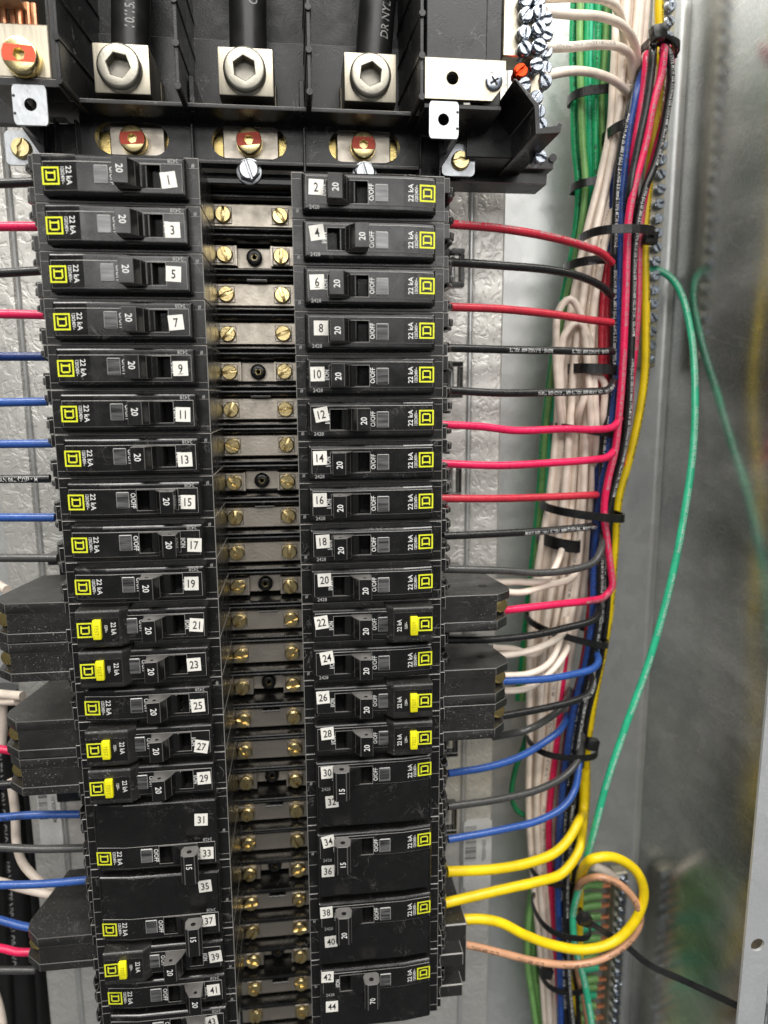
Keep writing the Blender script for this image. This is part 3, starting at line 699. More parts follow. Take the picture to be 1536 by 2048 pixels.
# slotted panels below the shelf
WPn = -4.3
for (a0, a1, oa, hw) in ((-7.55, -2.55, -5.29, 1.64), (-2.49, 2.55, .02, 1.73), (2.61, 8.0, 5.44, 1.70)):
    bm = NB(); oval_plate(bm, a0, a1, 2.02, 3.88, WPn - .5, WPn, oa, 2.93, hw, .70, n=48); pn = part('slot_panel', mesh_of(bm, 'panel', 'housing'), hs)
    bm = NB(); box(bm, a0 + .02, a1 - .02, 1.86, 2.0, WPn - .4, WPn + .45, bev=.04, emi=1); part('panel_lip', mesh_of(bm, 'lip', ['housing', 'edge']), pn)
for a in (-8.5, -7.6, -2.52, 2.58, 8.05, 9.0):
    bm = NB(); box(bm, a - .06, a + .06, .3, 3.5, WPn - .6, WPn + .5, bev=.03); part('panel_rib', mesh_of(bm, 'rib', ['housing', 'edge']), hs)
bm = NB(); box(bm, -9.6, -7.68, -.6, 3.5, WPn - .5, WPn - .05, bev=.04); part('end_panel', mesh_of(bm, 'end', 'housing'), hs)
bm = NB(); box(bm, 8.12, 9.6, -.6, 3.5, WPn - .5, WPn - .05, bev=.04); e_ = part('end_panel', mesh_of(bm, 'end', 'housing'), hs)
part('moulded_code', text_mesh('80122-006-', .34, .85, 'dark_print', rz=-PI / 2, cx=8.55, cy=2.2, z=WPn - .04), e_)
bm = NB(); box(bm, -2.45, 9.0, .98, 1.84, -6.2, -5.2, bev=.04); box(bm, -2.45, 9.0, 1.05, 1.35, -5.2, -4.2, bev=.06); part('sill', mesh_of(bm, 'sill', 'housing'), hs)
bm = NB(); box(bm, -2.45, 2.4, .74, .92, -7, -5.3, bev=.05); part('sill_rib', mesh_of(bm, 'sill_rib', 'housing'), hs)
# connectors seen through the slots: tin plate over a brass bar, clamped by a brass nut with a red paint stripe
def stripe_me(x, y, z, r, rh, hb, tilt, off, rot):      # painted band across a nut, clear of the hex hole
    bm = NB(); n = 72; hx = ngon_pts(6, rh, rot, n); I = []; O = []
    for q in range(n):
        a = math.atan2(hx[q][1], hx[q][0]); ri = math.hypot(*hx[q]); sn = math.sin(a - tilt)
        lim = hb + off if sn > 0 else hb - off
        ro = min(r, lim / max(1e-3, abs(sn))); ro = max(ro, ri)
        I.append(bm.verts.new((x + ri * math.cos(a), y + ri * math.sin(a), z))); O.append(bm.verts.new((x + ro * math.cos(a), y + ro * math.sin(a), z)))
    for q in range(n):
        w_ = (q + 1) % n
        if (I[q].co - O[q].co).length + (I[w_].co - O[w_].co).length > .004: bm.faces.new((I[q], I[w_], O[w_], O[q]))
    bmesh.ops.remove_doubles(bm, verts=bm.verts, dist=1e-4)
    return mesh_of(bm, 'stripe', 'red_paint')
nut_names = ('left', 'middle', 'right')
for i, (x, y) in enumerate(((265, 278), (498, 281), (727, 290))):
    u, v, _ = at(x, y, -4.1)
    t = thing('bus_link', 'plated link plate with a red-striped brass nut in the %s oval opening' % nut_names[i], 'link', (u, v, -5.05), 0, 'links below the main lugs')
    bm = NB(); box(bm, -1.75, 1.75, -.62, .62, -.4, -.05, bev=.05); part('brass_bar', mesh_of(bm, 'brass_bar', 'brass'), t)
    bm = NB(); box(bm, -1.25 + (.12 if i == 0 else 0), 1.35, -.70, .72, -.05, .42, bev=.05); part('plate', mesh_of(bm, 'plate', 'tin'), t)
    rot = (.3, .1, .5)[i]
    bm = NB(); cyl(bm, (0, 0, .42), (0, 0, 1), .60, .22, 30); socket(bm, (0, 0, .64), .58, .42, .2, .25, 6, rot, .05, 36, mi_in=0); n_ = part('nut', mesh_of(bm, 'nut', 'gold'), t)
    part('paint_stripe', stripe_me(0, 0, 1.063, .55, .2 * 1.1, .27, (.06, .12, 0.0)[i], (.02, .05, .06)[i], rot), n_)
# main lugs with hex set screws
for i, (x0, y0, x1, y1) in enumerate(((183, 84, 302, 190), (434, 92, 548, 194), (688, 103, 793, 206))):
    WL = -2.7; p0 = at(x0, y0, WL); p1 = at(x1, y1, WL); u, v = (p0[0] + p1[0]) / 2, (p0[1] + p1[1]) / 2; h = (p1[0] - p0[0]) / 2; hh = (p1[1] - p0[1]) / 2
    t = thing('cable_lug', 'square aluminium cable lug with hex set screw, %s of the three' % ('leftmost', 'middle one', 'rightmost')[i], 'lug', (u, v, WL), 0, 'main lugs')
    bm = NB(); box(bm, -h, h, -hh, hh, -2.6, 0, bev=.05, seg=2); part('block', mesh_of(bm, 'block', 'alu'), t)
    bm = NB(); box(bm, -h * 1.06, h * 1.06, -hh + .1, hh * .6, -3.1, -2.61, bev=.06); part('foot', mesh_of(bm, 'foot', 'alu'), t)
    bm = NB(); box(bm, -h * .62, h * .62, -hh - .004, -hh + .3, -2.4, -.7, bev=.1); part('cable_bore', mesh_of(bm, 'bore', 'dark'), t)
    bm = NB(); socket(bm, (-.03, -.06, -.3), .92, .82, .50, .5, 6, (.35, .1, -.1)[i] + .5, .13, 36, ridges=9, mi_in=1); part('set_screw', mesh_of(bm, 'set_screw', ['alu_screw', 'alu_dark']), t)
    # feeder cable
    top = ((262, -60), (494, -60), (763, -60))[i]; bot = ((262, 120), (497, 120), (745, 140))[i]
    path = smooth_path([atW(top[0], top[1] - 60, -4.2), atW(*top, -4.2), atW((top[0] + bot[0]) / 2, 20, -4.2), atW(*bot, -4.2)])
    o = bpy.data.objects.new('feeder_cable', tube_mesh(path, .84 * S, 'cable', 'cable', 28)); link(o); o.location = path[0]
    tag(o, 'thick black feeder cable entering the top of the %s lug' % ('leftmost', 'middle', 'rightmost')[i], 'cable', 'feeder cables')
    me = print_on(path, .84 * S, ('10/15/24', 'OR CXO', 'DR NYLON DR')[i], .40, 'grey_print', path[0], start=(1.0, 1.2, 1.1)[i], flip=(i != 1), phase=(-.15, .35, -.45)[i], wsc=.8)
    if me: c = bpy.data.objects.new('printed_text', me); link(c); c.parent = o
# slotted hex screws under the panels
for i, (x, y) in enumerate(((497, 337), (731, 343))):
    u, v, _ = at(x, y, -3.7)
    t = thing('hex_screw', ('zinc slotted hex washer screw above the first bus bar', 'zinc slotted hex screw half hidden behind the breaker stickered two')[i], 'screw', (u, v, -4.2), 0, 'zinc screws under the link panels')
    bm = NB(); cyl(bm, (0, 0, 0), (0, 0, 1), .60, .1, 30, bev=.03); part('washer', mesh_of(bm, 'washer', 'zinc'), t)
    bm = NB(); cyl(bm, (0, 0, .1), (0, 0, 1), .52, .24, 6, bev=.05); part('hex_head', mesh_of(bm, 'hex', 'zinc'), t)
    bm = NB(); cyl(bm, (0, 0, .34), (0, 0, 1), .43, .03, 28); half_moons(bm, (0, 0, .37), .43, .045, .10, 1.9, 0); part('slotted_top', mesh_of(bm, 'slot', 'zinc'), t)
# neutral lug at the upper left with copper strands
u0, v0, _ = at(-40, 42, -1.2); u1, v1, _ = at(104, 158, -1.2)
t = thing('neutral_lug', 'aluminium lug at the top left edge with bare copper strands and a red-striped nut', 'lug', (u1, v1, -1.2))
bm = NB(); box(bm, u0 - u1, 0, 0, v1 - v0, -3, 0, bev=.05); part('block', mesh_of(bm, 'block', 'alu'), t)
un, vn, _ = at(38, 108, -.6)
bm = NB(); cyl(bm, (un - u1, v1 - vn, 0), (0, 0, 1), .72, .22, 32); socket(bm, (un - u1, v1 - vn, .22), .68, .42, .23, .3, 6, .2, .05, 36); nn = part('nut', mesh_of(bm, 'nut', 'gold'), t)
part('paint_stripe', stripe_me(un - u1, v1 - vn, .643, .64, .23 * 1.1, .31, -.05, .03, .2), nn)
bm = NB(); box(bm, u0 - u1, -.95, v1 - v0 + .65, v1 - v0 + 3.2, -3, .55, bev=.06); part('upper_block', mesh_of(bm, 'upper', 'alu'), t)
for k in range(9):
    bm = NB(); x = -3.0 + k * .30; cyl(bm, (x, v1 - v0 - .12 - .1 * (k % 3), -.35 - .18 * (k % 2)), (0, 1, 0), .15, 1.2, 10); part('copper_strand', mesh_of(bm, 'strand', 'copper'), t)
bm = NB(); box(bm, u0 - u1, .32, -.32, -.02, -3.2, .1, bev=.04, emi=1); box(bm, .04, .3, -.02, 9, -3.2, .05, bev=.04); t2 = thing_mesh('lug_tray', mesh_of(bm, 'tray', ['housing', 'edge']), 'black plastic tray edge under the upper left lug', 'tray', (u1, v1, -1.2))
# zinc brackets with holes
def bracket(cx, cy, w, hgt, label, mirror=1):
    u, v, _ = at(cx, cy, -1.0); t = thing('zinc_bracket', label, 'bracket', (u, v, -1.0), 0, 'zinc brackets beside the lug housing')
    bm = NB(); oval_plate(bm, -w / 2, w / 2, -hgt / 2, hgt / 2, -.14, 0, -.02 * mirror, .02, .25, .25, n=40)
    es = [e for e in bm.edges if abs(e.verts[0].co.x - e.verts[1].co.x) < 1e-4 and abs(e.verts[0].co.y - e.verts[1].co.y) < 1e-4 and abs(abs(e.verts[0].co.x) - w / 2) < 1e-3 and abs(abs(e.verts[0].co.y) - hgt / 2) < 1e-3]
    bmesh.ops.bevel(bm, geom=es, offset=.25, segments=5, affect='EDGES', profile=.5)
    part('face_plate', mesh_of(bm, 'plate', 'zinc', 30), t)
    bm = NB(); x = w / 2 * mirror
    box(bm, min(x - .14 * mirror, x) if mirror > 0 else x, max(x, x - .14 * mirror) if mirror > 0 else x + .14, -hgt / 2 + .2, hgt / 2 - .2, -3.4, -.141); part('side_leg', mesh_of(bm, 'leg', 'zinc'), t)
    for s in (-1, 1):
        bm = NB(); cyl(bm, (x - .06 * mirror, s * hgt * .22, -.02), (0, 0, 1), .06, .024, 10); part('crease_notch', mesh_of(bm, 'notch', 'dark'), t)
bracket(888, 240, 1.30, 1.50, 'zinc bracket with a round hole below the plated strap on the right', 1)
bracket(60, 210, 1.34, 1.52, 'zinc bracket with a round hole under the lug at the upper left', -1)
def foot_tab(cx, cy, label, mirror):
    u, v, _ = at(cx, cy, -4.0); t = thing('zinc_tab', label, 'tab', (u, v, -4.0), 0, 'zinc tabs screwed below the brackets')
    bm = NB(); box(bm, -.8, .8, -.72, .72, -.14, 0); es = [e for e in bm.edges if abs(e.verts[0].co.z - e.verts[1].co.z) > .1]; bmesh.ops.bevel(bm, geom=es, offset=.2, segments=4, affect='EDGES', profile=.5)
    part('plate', mesh_of(bm, 'plate', 'zinc'), t)
    bm = NB(); cyl(bm, (.08 * mirror, -.05, 0), (0, 0, 1), .44, .18, 26, bev=.05); half_moons(bm, (.08 * mirror, -.05, .18), .40, .05, .08, .2 + (mirror < 0), .18); part('screw', mesh_of(bm, 'screw', 'gold'), t)
    bm = NB(); prism(bm, [(-1.05 * mirror, .95), (.02 * mirror, .95), (-1.05 * mirror, -.7)], 'c', .15, .5, bev=.03); part('gusset', mesh_of(bm, 'gusset', 'housing'), t)
foot_tab(917, 320, 'zinc tab with a gold screw at the top right of the right column', 1)
foot_tab(48, 296, 'zinc tab with a gold screw at the top left of the left column', -1)
# plated strap, cover and neutral bar on the right
us, vs_, _ = at(850, 197, -1.0); ue, ve, _ = at(1013, 122, -1.0)
t = thing('plated_strap', 'flat plated strap with a round hole and a cross-head screw beside the rightmost lug', 'strap', (us, vs_, -1.0))
bm = NB(); ho = at(905, 156, -1.0); oval_plate(bm, 0, 2.6, .02, vs_ - ve, -.3, 0, ho[0] - us, vs_ - ho[1], .27, .27, n=40)
prism(bm, [(2.602, .02), (2.95, .02), (3.55, .75), (3.55, vs_ - ve), (2.602, vs_ - ve)], 'c', -.3, 0); part('bar', mesh_of(bm, 'strap', 'strap', 25), t)
sx = at(990, 160, -.8)
bm = NB(); cyl(bm, (sx[0] - us, vs_ - sx[1], 0), (0, 0, 1), .38, .14, 26, bev=.06)
for s in range(2): 
    c_, s_ = math.cos(.6 + s * PI / 2), math.sin(.6 + s * PI / 2); q = [(sx[0] - us + x * c_ - y * s_, vs_ - sx[1] + x * s_ + y * c_) for x, y in ((-.22, -.05), (.22, -.05), (.22, .05), (-.22, .05))]
    prism(bm, q, 'c', .1402, .146, mi=1)
part('screw', mesh_of(bm, 'screw', ['zinc_screw', 'dark']), t)
bm = NB(); box(bm, 7.85, 10.55, 5.45, 16, -4.4, -1.25, bev=.06); box(bm, 10.56, 11.4, 4.0, 16, -4.4, -2.0, bev=.05); box(bm, 7.75, 11.2, 3.55, 3.75, -4.4, -1.1, bev=.03)
part('cover_block', mesh_of(bm, 'cover', 'housing'), hs)
nb = thing('neutral_bar', 'neutral terminal bar crowded with zinc screws at the top right of the housing', 'terminal bar', (11.55, -5, -2.2))
bm = NB(); box(bm, -.05, 1.75, 1.25, 12, -1.4, 0, bev=.05); box(bm, 1.32, 1.80, -2.2, 1.24, -1.4, -.2, bev=.05); part('bar', mesh_of(bm, 'bar', 'strap'), nb)
def bar_screw(mat, rot):
    bm = NB(); cyl(bm, (0, 0, 0), (0, 0, 1), .32, .26, 22, bev=.04); half_moons(bm, (0, 0, .26), .29, .042, .12, rot, .12); cyl(bm, (0, 0, -.5), (0, 0, 1), .25, .5, 14)
    return mesh_of(bm, 'screw', mat)
zs = [bar_screw('zinc_screw', a) for a in (.3, .9, 1.5, 2.2, 2.8)]; osc = bar_screw('orange', .7)
for k, (x, y, w) in enumerate(((1050, 2, -1.9), (1052, 30, -1.9), (1048, 66, -1.9), (1049, 98, -1.9), (1041, 143, -1.8), (1048, 170, -1.9), (1077, 0, -1.8), (1078, 24, -1.8), (1077, 58, -1.8), (1077, 93, -1.8), (1073, 131, -1.8), (1072, 196, -2.1), (1077, 224, -2.2), (1081, 250, -2.3), (1080, 315, -2.6), (1091, 38, -2.4), (1091, 104, -2.4), (1090, 137, -2.4), (1090, 163, -2.4), (1092, 70, -2.4))):
    u, v, _ = at(x, y, w); part('screw', osc if k == 4 else zs[k % 5], nb, (u - 11.55, -5 - v, w + 2.0), 0, 'orange screw' if k == 4 else None)
# extruded black channel below the neutral bar
pf = [(11.41, 4.40), (11.52, 4.42), (12.55, 3.46), (12.58, 2.48), (13.35, 2.62), (13.45, 2.82), (13.62, 2.70), (13.52, 2.36), (12.44, 2.28), (12.36, 3.40)]
bm = NB(); prism(bm, pf, 'c', -6.2, 0, bev=.025, emi=1); ch = thing_mesh('channel_guard', mesh_of(bm, 'channel', ['housing', 'edge']), 'black angled plastic channel jutting out below the neutral bar', 'guard', (0, 0, 0))
bm = NB(); box(bm, 10.2, 12.5, 2.4, 4.6, -6.3, -3.6, bev=.05); box(bm, 12.6, 15.2, 2.55, 3.15, -7.6, -5.4, bev=.05, emi=1); cyl(bm, (15.1, 3.05, -7.2), (0, 0, 1), .2, 1.9, 14); box(bm, 9.6, 15.0, 1.9, 2.45, -7.6, -5.8, bev=.05, emi=1)
part('mounting_foot', mesh_of(bm, 'foot', ['housing', 'edge']), ch)

# rail clips beside the right column
for i, k in enumerate((0.78, 3.9, 6.85, 9.95, 15.2, 17.9, 21.3)):
    v = k * PT + .5
    t = thing('rail_clip', 'open black plastic clip beside the right breaker column, %s from the top' % ordn[i], 'clip', (10.35, v, -7.4), 0, 'rail clips')
    bm = NB(); box(bm, -1.6, -.05, -1.0, 1.0, -1.8, 0, bev=.05); part('base', mesh_of(bm, 'base', 'black'), t)
    bm = NB()
    for q in ((0, .75, .72, 1.0), (0, .75, -1.0, -.72), (.52, .75, -.72, .72)): box(bm, *q, -.6, .05, bev=.04, emi=1)
    part('loop', mesh_of(bm, 'loop', ['black', 'edge']), t)
    bm = NB(); cyl(bm, (.28, -.72, -.9), (0, 1, 0), .14, 1.44, 12); part('pin', mesh_of(bm, 'pin', 'galv'), t)
for i, (k, u) in enumerate(((9.2, -11.2), (6.9, -10.4), (16.2, -12.4))):
    t = thing('rail_clip', 'black plastic clip beside the left breaker column, %s from the top' % ordn[i], 'clip', (u, k * PT, -7.6), 0, 'rail clips on the left')
    bm = NB(); box(bm, 0, 1.6, -1.0, 1.0, -1.8, 0, bev=.05); part('base', mesh_of(bm, 'base', 'black'), t)
    bm = NB(); box(bm, -.6, -.02, -.3, .3, -1.0, -.05, bev=.04, emi=1); part('loop', mesh_of(bm, 'loop', ['black', 'edge']), t)
# stuck-on labels
def paper_label(x0, y0, x1, y1, w, label, txt, seed):
    p0 = at(x0, y0, w); p1 = at(x1, y1, w); u, v = p0[0], p1[1]; a = p1[0] - p0[0]; b = p1[1] - p0[1]
    t = thing('paper_label', label, 'label', (u, v, w))
    bm = NB(); box(bm, 0, a, 0, b, 0, .015); es = [e for e in bm.edges if abs(e.verts[0].co.z - e.verts[1].co.z) > .01]; bmesh.ops.bevel(bm, geom=es, offset=.15, segments=4, affect='EDGES'); part('sheet', mesh_of(bm, 'sheet', 'label'), t)
    rnd = random.Random(seed); bm = NB(); y = b * .42
    while y < b * .9:
        h = rnd.choice((.03, .05, .08)); box(bm, .08, a * .45, y, y + h, .0155, .017); y += h + rnd.choice((.04, .06, .09))
    s = part('barcode', mesh_of(bm, 'barcode', 'ink'), t); s['kind'] = 'stuff'
    part('printed_text', text_mesh(txt, .24, .9, 'ink', rz=PI / 2, cx=a * .72, cy=b * .55, z=.018), t)
paper_label(928, 1640, 981, 1776, -9.14, 'silver barcode label on the pan beside breaker stickered thirty-four', '7020201633', 3)
paper_label(70, 1560, 128, 1692, -9.14, 'silver barcode label on the pan left of the breaker stickered thirty-one', '40344-006-01', 5)
# ------------------------------------------------------------------ ground bars at the back right
def ground_bar(v0, v1, label, u=23.55):
    t = thing('ground_bar', label, 'terminal bar', (u, v1, WB), 0, 'ground bars')
    bm = NB(); box(bm, -.5, .5, 0, v1 - v0, .3, 1.15, bev=.05); part('bar', mesh_of(bm, 'bar', 'strap'), t)
    k = 0; v = v0 + .4
    while v < v1 - .2:
        part('screw', zs[k % 5], t, (.02 + random.uniform(-.03, .03), v1 - v, 1.2)); v += .82; k += 1
    return t
ground_bar(at(1330, -60, -11)[1], at(1301, 735, -11)[1], 'upper ground bar with one row of zinc screws beside the yellow wire')
gv0 = at(1215, 1745, -11)[1]; gv1 = gv0 + 16
ground_bar(gv0, gv1, 'lower ground bar filled with green wires and copper ends', 23.75)
k = 0; v = gv0 + .4
while v < gv1 - .3:
    vv = v + random.uniform(-.1, .1); z0 = WB + .75 + random.uniform(-.1, .1)
    col = 'mint' if k in (5, 9, 12) else 'ltgreen'
    o = wire('green ground wire clamped in the lower ground bar, %s from the top' % ordn[k], col, [W(18.8, vv + .9, WB + 1.2), W(20.2, vv + .35, WB + 1.0), W(21.4, vv + random.uniform(-.1, .1), z0), W(22.55, vv, z0)], .26, 'ground wires in the lower bar', world=True)
    bm = NB()
    for q in range(5): a = q * 2 * PI / 5; cyl(bm, (math.cos(a) * .09, math.sin(a) * .09, 0), (0, 0, 1), .08, .62, 8)
    bmesh.ops.rotate(bm, cent=(0, 0, 0), matrix=Matrix.Rotation(PI / 2, 3, 'Y'), verts=bm.verts)
    c = bpy.data.objects.new('bare_copper_end', mesh_of(bm, 'copper', 'copper')); link(c); c.parent = o; c.location = W(22.5, vv, z0 + .1) - o.location
    v += .82; k += 1
wire('white wire end clamped at the top of the lower ground bar', 'white', [W(21.5, gv0 - .9, WB + 1.4), W(22.4, gv0 - .5, WB + 1.5), W(23.2, gv0 + .1, WB + 1.6)], .3, world=True)

# ------------------------------------------------------------------ bundles: packed wires that follow a common track
def cluster(col, n, track, label, group, r=.175, w0=0, text=None, ratio=1.0, seed=1, cols=None):
    rnd = random.Random(seed)
    for i in range(n):
        lat0 = -1 + 2 * (i + .5) / n; dep0 = rnd.uniform(-1, 1); pts = []; ph = rnd.uniform(0, 6)
        for j, (x, y, hw, w, hd) in enumerate(track):
            lat = lat0 + .21 * math.sin(ph + j * .7 + i) * (1.6 / max(1, n ** .5)); dep = dep0 * .7 + .2 * math.sin(ph * 1.7 + j * .6)
            lat = max(-1.05, min(1.05, lat))
            pts.append((x + lat * hw, y, w + dep * hd + .35 * hd * math.cos(lat * 1.4)))
        c = cols[i % len(cols)] if cols else col
        wire(label, c, pts, r, group, text if (text and rnd.random() < ratio) else None, flip=rnd.random() < .5, phase=rnd.uniform(-.4, .4), start=rnd.uniform(.5, 6))
GT = 'AWG (UL) THHN OR THWN-2 OR MTW 600 VOLTS E51583'
cluster('green', 11, [(1188, -60, 42, -9.50, .6), (1184, 100, 40, -9.50, .6), (1181, 197, 34, -9.50, .55), (1182, 290, 34, -9.50, .55), (1184, 372, 30, -9.50, .55), (1172, 470, 26, -9.70, .5), (1143, 600, 22, -9.90, .4), (1118, 740, 20, -9.90, .4), (1104, 868, 20, -9.90, .4), (1094, 1020, 20, -9.90, .4), (1076, 1200, 20, -9.90, .4), (1054, 1400, 18, -10.10, .4)], 'green ground wire packed in the upper vertical bundle', 'green ground wires', .19, text=GT, ratio=.6, seed=3, cols=['green', 'green', 'ltgreen', 'green', 'green', 'mint', 'green', 'green', 'green', 'ltgreen', 'dkgreen'])
cluster('ltgreen', 6, [(1095, 1640, 8, -9.5, .3), (1078, 1760, 14, -9.4, .4), (1068, 1850, 20, -9.3, .5), (1068, 1930, 20, -9.3, .5), (1078, 2010, 18, -9.3, .5), (1090, 2110, 16, -9.3, .5)], 'light green wire in the loose bundle at the bottom', 'green wires at the bottom', .2, seed=8, text=GT, ratio=.5)
cluster('white', 16, [(1268, -60, 34, -8.30, .7), (1262, 60, 30, -8.30, .7), (1252, 160, 26, -8.30, .6), (1240, 262, 22, -8.30, .6), (1222, 360, 26, -8.30, .6), (1196, 470, 28, -8.30, .7), (1172, 600, 30, -8.30, .8), (1158, 740, 40, -8.30, .8), (1152, 868, 40, -8.30, .8), (1142, 1020, 46, -8.30, .9), (1122, 1180, 52, -8.40, .9), (1100, 1330, 42, -8.50, .9), (1090, 1480, 34, -8.50, .9), (1080, 1620, 26, -8.50, .7), (1084, 1760, 20, -8.50, .6), (1096, 1900, 18, -8.50, .5), (1108, 2110, 14, -8.50, .5)], 'off-white wire packed in the vertical bundle', 'off-white bundle wires', .215, text=GT, ratio=.12, seed=5)

# whites leaving the neutral bar
for i, pts in enumerate(([(1086, -4, -2.6), (1150, -6, -3), (1215, 2, -4.4), (1240, 30, -6), (1248, 90, -7.4), (1240, 200, -8.6)],
                         [(1090, 24, -2.4), (1140, 29, -3), (1200, 33, -4.2), (1248, 54, -5.8), (1270, 90, -7), (1275, 130, -7.6), (1268, 200, -8.6), (1258, 260, -9)],
                         [(1090, 95, -2.4), (1140, 94, -3), (1190, 90, -4.3), (1240, 95, -6), (1262, 115, -7), (1262, 170, -8), (1252, 240, -8.8)],
                         [(1088, 153, -2.4), (1120, 145, -2.8), (1160, 142, -3.8), (1205, 151, -5.2), (1240, 170, -6.8), (1258, 196, -7.8), (1260, 250, -8.8)])):
    wire('off-white wire leaving the neutral bar, %s from the top' % ordn[i], 'white', pts, .215, 'neutral wires from the top bar', text=GT if i == 2 else None, tm='grey_print')
for i, pts in enumerate(([(1128, 930), (1118, 800), (1112, 700), (1118, 620), (1140, 598), (1160, 625), (1172, 700), (1182, 850), (1180, 960)],
                         [(1132, 900), (1123, 800), (1121, 720), (1130, 668), (1155, 645), (1176, 672), (1188, 760), (1192, 870), (1186, 980)],
                         [(1150, 880), (1160, 820), (1180, 770), (1195, 752), (1208, 765), (1206, 830), (1198, 900)])):
    wire('off-white spare wire folded into a loop, %s loop from the top' % ordn[i], 'white', wpx([(*pts[0], -8.9)] + pts[1:-1] + [(*pts[-1], -8.9)], -7.0), .2, 'folded white loops')
# neutral pigtails to the ground-fault breakers
for pts, lab in (([(985, 1165, -4.2), (1030, 1163, -4.4), (1080, 1163, -4.8), (1102, 1148, -5.4), (1120, 1110, -6.2), (1126, 1070, -6.6)], 'off-white pigtail above the red wire of breaker stickered twenty-two'),
                 ([(985, 1180, -4.2), (1040, 1185, -4.5), (1090, 1172, -5), (1140, 1158, -5.6), (1160, 1120, -6.4)], 'off-white pigtail just over the red wire at the first load case'),
                 ([(990, 1312, -4.4), (1040, 1306, -4.6), (1090, 1290, -5), (1125, 1268, -5.8), (1136, 1220, -6.5)], 'upper off-white pigtail under the crossing black wire'),
                 ([(985, 1296, -5), (1025, 1298, -5), (1060, 1308, -5.2), (1090, 1296, -5.8)], 'short off-white pigtail curling behind the second load case'),
                 ([(995, 1352, -4.2), (1060, 1347, -4.5), (1098, 1326, -5), (1120, 1280, -6), (1128, 1220, -6.6)], 'off-white pigtail right above the blue wire of breaker stickered twenty-six'),
                 ([(1000, 1383, -4), (1055, 1376, -4.4), (1100, 1345, -5), (1130, 1305, -5.8), (1142, 1250, -6.5)], 'off-white pigtail right below the blue wire of breaker stickered twenty-six')):
    wire(lab, 'white', pts[:-1] + [(pts[-1][0], pts[-1][1], pts[-1][2] - 2.4)], .19)

# ------------------------------------------------------------------ coloured feeders of the front bundle
def track(xs, w): return [(x, y, (w if ww is None else ww) - (2.0 if y > 60 else 2.4)) for (y, x, *q) in xs for ww in [q[0] if q else None]]
wire('yellow wire on the right edge of the front bundle running the whole height', 'yellow', track([(-60, 1322), (20, 1318), (60, 1320), (120, 1323), (200, 1317), (300, 1304), (400, 1294), (470, 1289), (600, 1291), (740, 1290), (820, 1280), (900, 1263), (1000, 1237), (1100, 1229), (1240, 1217), (1400, 1188), (1500, 1174), (1600, 1172), (1690, 1160), (1770, 1130), (1850, 1124), (1930, 1134), (2000, 1150), (2110, 1166)], -6.1), .25, text=TXT, phase=.5)
wire('bright red wire crossing the front bundle to the first right load case', 'red', track([(108, 1322, -7), (100, 1328), (150, 1322), (210, 1306), (280, 1293), (330, 1280), (385, 1266), (440, 1257), (500, 1254), (600, 1251), (740, 1245), (830, 1238), (900, 1230), (960, 1216), (1020, 1208), (1080, 1214), (1142, 1222), (1174, 1224), (1192, 1210), (1202, 1175, -2.8), (1208, 1120, -1.8), (1222, 1000, -.9)], -4.2), text=TXT)
wire('black wire arching over the tied knot and down the front bundle', 'black', track([(125, 1296, -6), (90, 1305, -4.6), (84, 1320), (100, 1335), (160, 1342), (220, 1334), (280, 1323), (340, 1306), (380, 1289), (440, 1275), (500, 1268), (600, 1265), (740, 1261), (820, 1257), (900, 1247), (1000, 1222), (1100, 1203), (1240, 1198), (1400, 1168), (1500, 1152), (1640, 1140), (1800, 1132), (1950, 1136), (2110, 1150)], -4.6), text=TXT, phase=.2)
wire('black wire between the blue and red wires of the front bundle', 'black', track([(110, 1300, -6.5), (98, 1306), (140, 1303), (220, 1292), (270, 1281), (330, 1269), (390, 1259), (440, 1255, -5), (500, 1246, -5.5), (600, 1242, -5.8), (740, 1250, -5.8), (900, 1238, -5.8), (1000, 1215, -6)], -4.3), text=None)
wire('black lettered wire on the left side of the front bundle', 'black', track([(130, 1285, -5.6), (200, 1264), (290, 1244), (350, 1236), (440, 1231), (500, 1229), (600, 1228), (740, 1226), (800, 1222), (850, 1214), (900, 1207), (1000, 1204), (1100, 1198), (1240, 1190), (1330, 1175), (1420, 1156), (1520, 1140), (1640, 1130), (1800, 1122), (1950, 1126), (2110, 1136)], -5.0), text='SOUTHWIRE E51583 F (UL) 12 AWG 3.31mm2 TYPE MTW OR THWN-2', th=.19, start=3)
wire('blue lettered wire second from the left in the front bundle', 'midblue', track([(134, 1287, -5.6), (180, 1275), (240, 1261), (320, 1251), (410, 1243), (470, 1242), (600, 1238), (700, 1239), (770, 1230), (840, 1222), (900, 1215), (1000, 1200), (1100, 1190), (1240, 1184), (1330, 1170), (1420, 1147), (1500, 1134), (1640, 1120), (1780, 1116), (1900, 1119), (2110, 1122)], -4.9), text='SOUTHWIRE E51583 F (UL) (12 AWG) 3.31mm2 TYPE MTW OR THHN', th=.19, start=3.5)
wire('short red wire beside the blue one below the tied knot', 'red', track([(118, 1295, -6), (112, 1294), (165, 1289), (240, 1278), (300, 1268), (360, 1258, -5.2), (430, 1250, -5.8)], -4.7), text=TXT)
wire('red wire between the black wire and the yellow wire', 'red', track([(90, 1345, -6.5), (110, 1343), (200, 1336), (300, 1312), (360, 1296), (420, 1284), (490, 1278), (600, 1276), (690, 1270), (760, 1263), (840, 1256), (930, 1243, -6)], -5.2), text=TXT)
wire('navy wire at the left border of the front bundle', 'navy', track([(300, 1238, -6), (360, 1229), (430, 1224), (500, 1219), (600, 1216), (740, 1219), (800, 1208), (900, 1196), (1000, 1194), (1100, 1185), (1270, 1183), (1400, 1150), (1480, 1136), (1650, 1119), (1780, 1115), (1900, 1118), (2110, 1121)], -5.8), text=TXT)
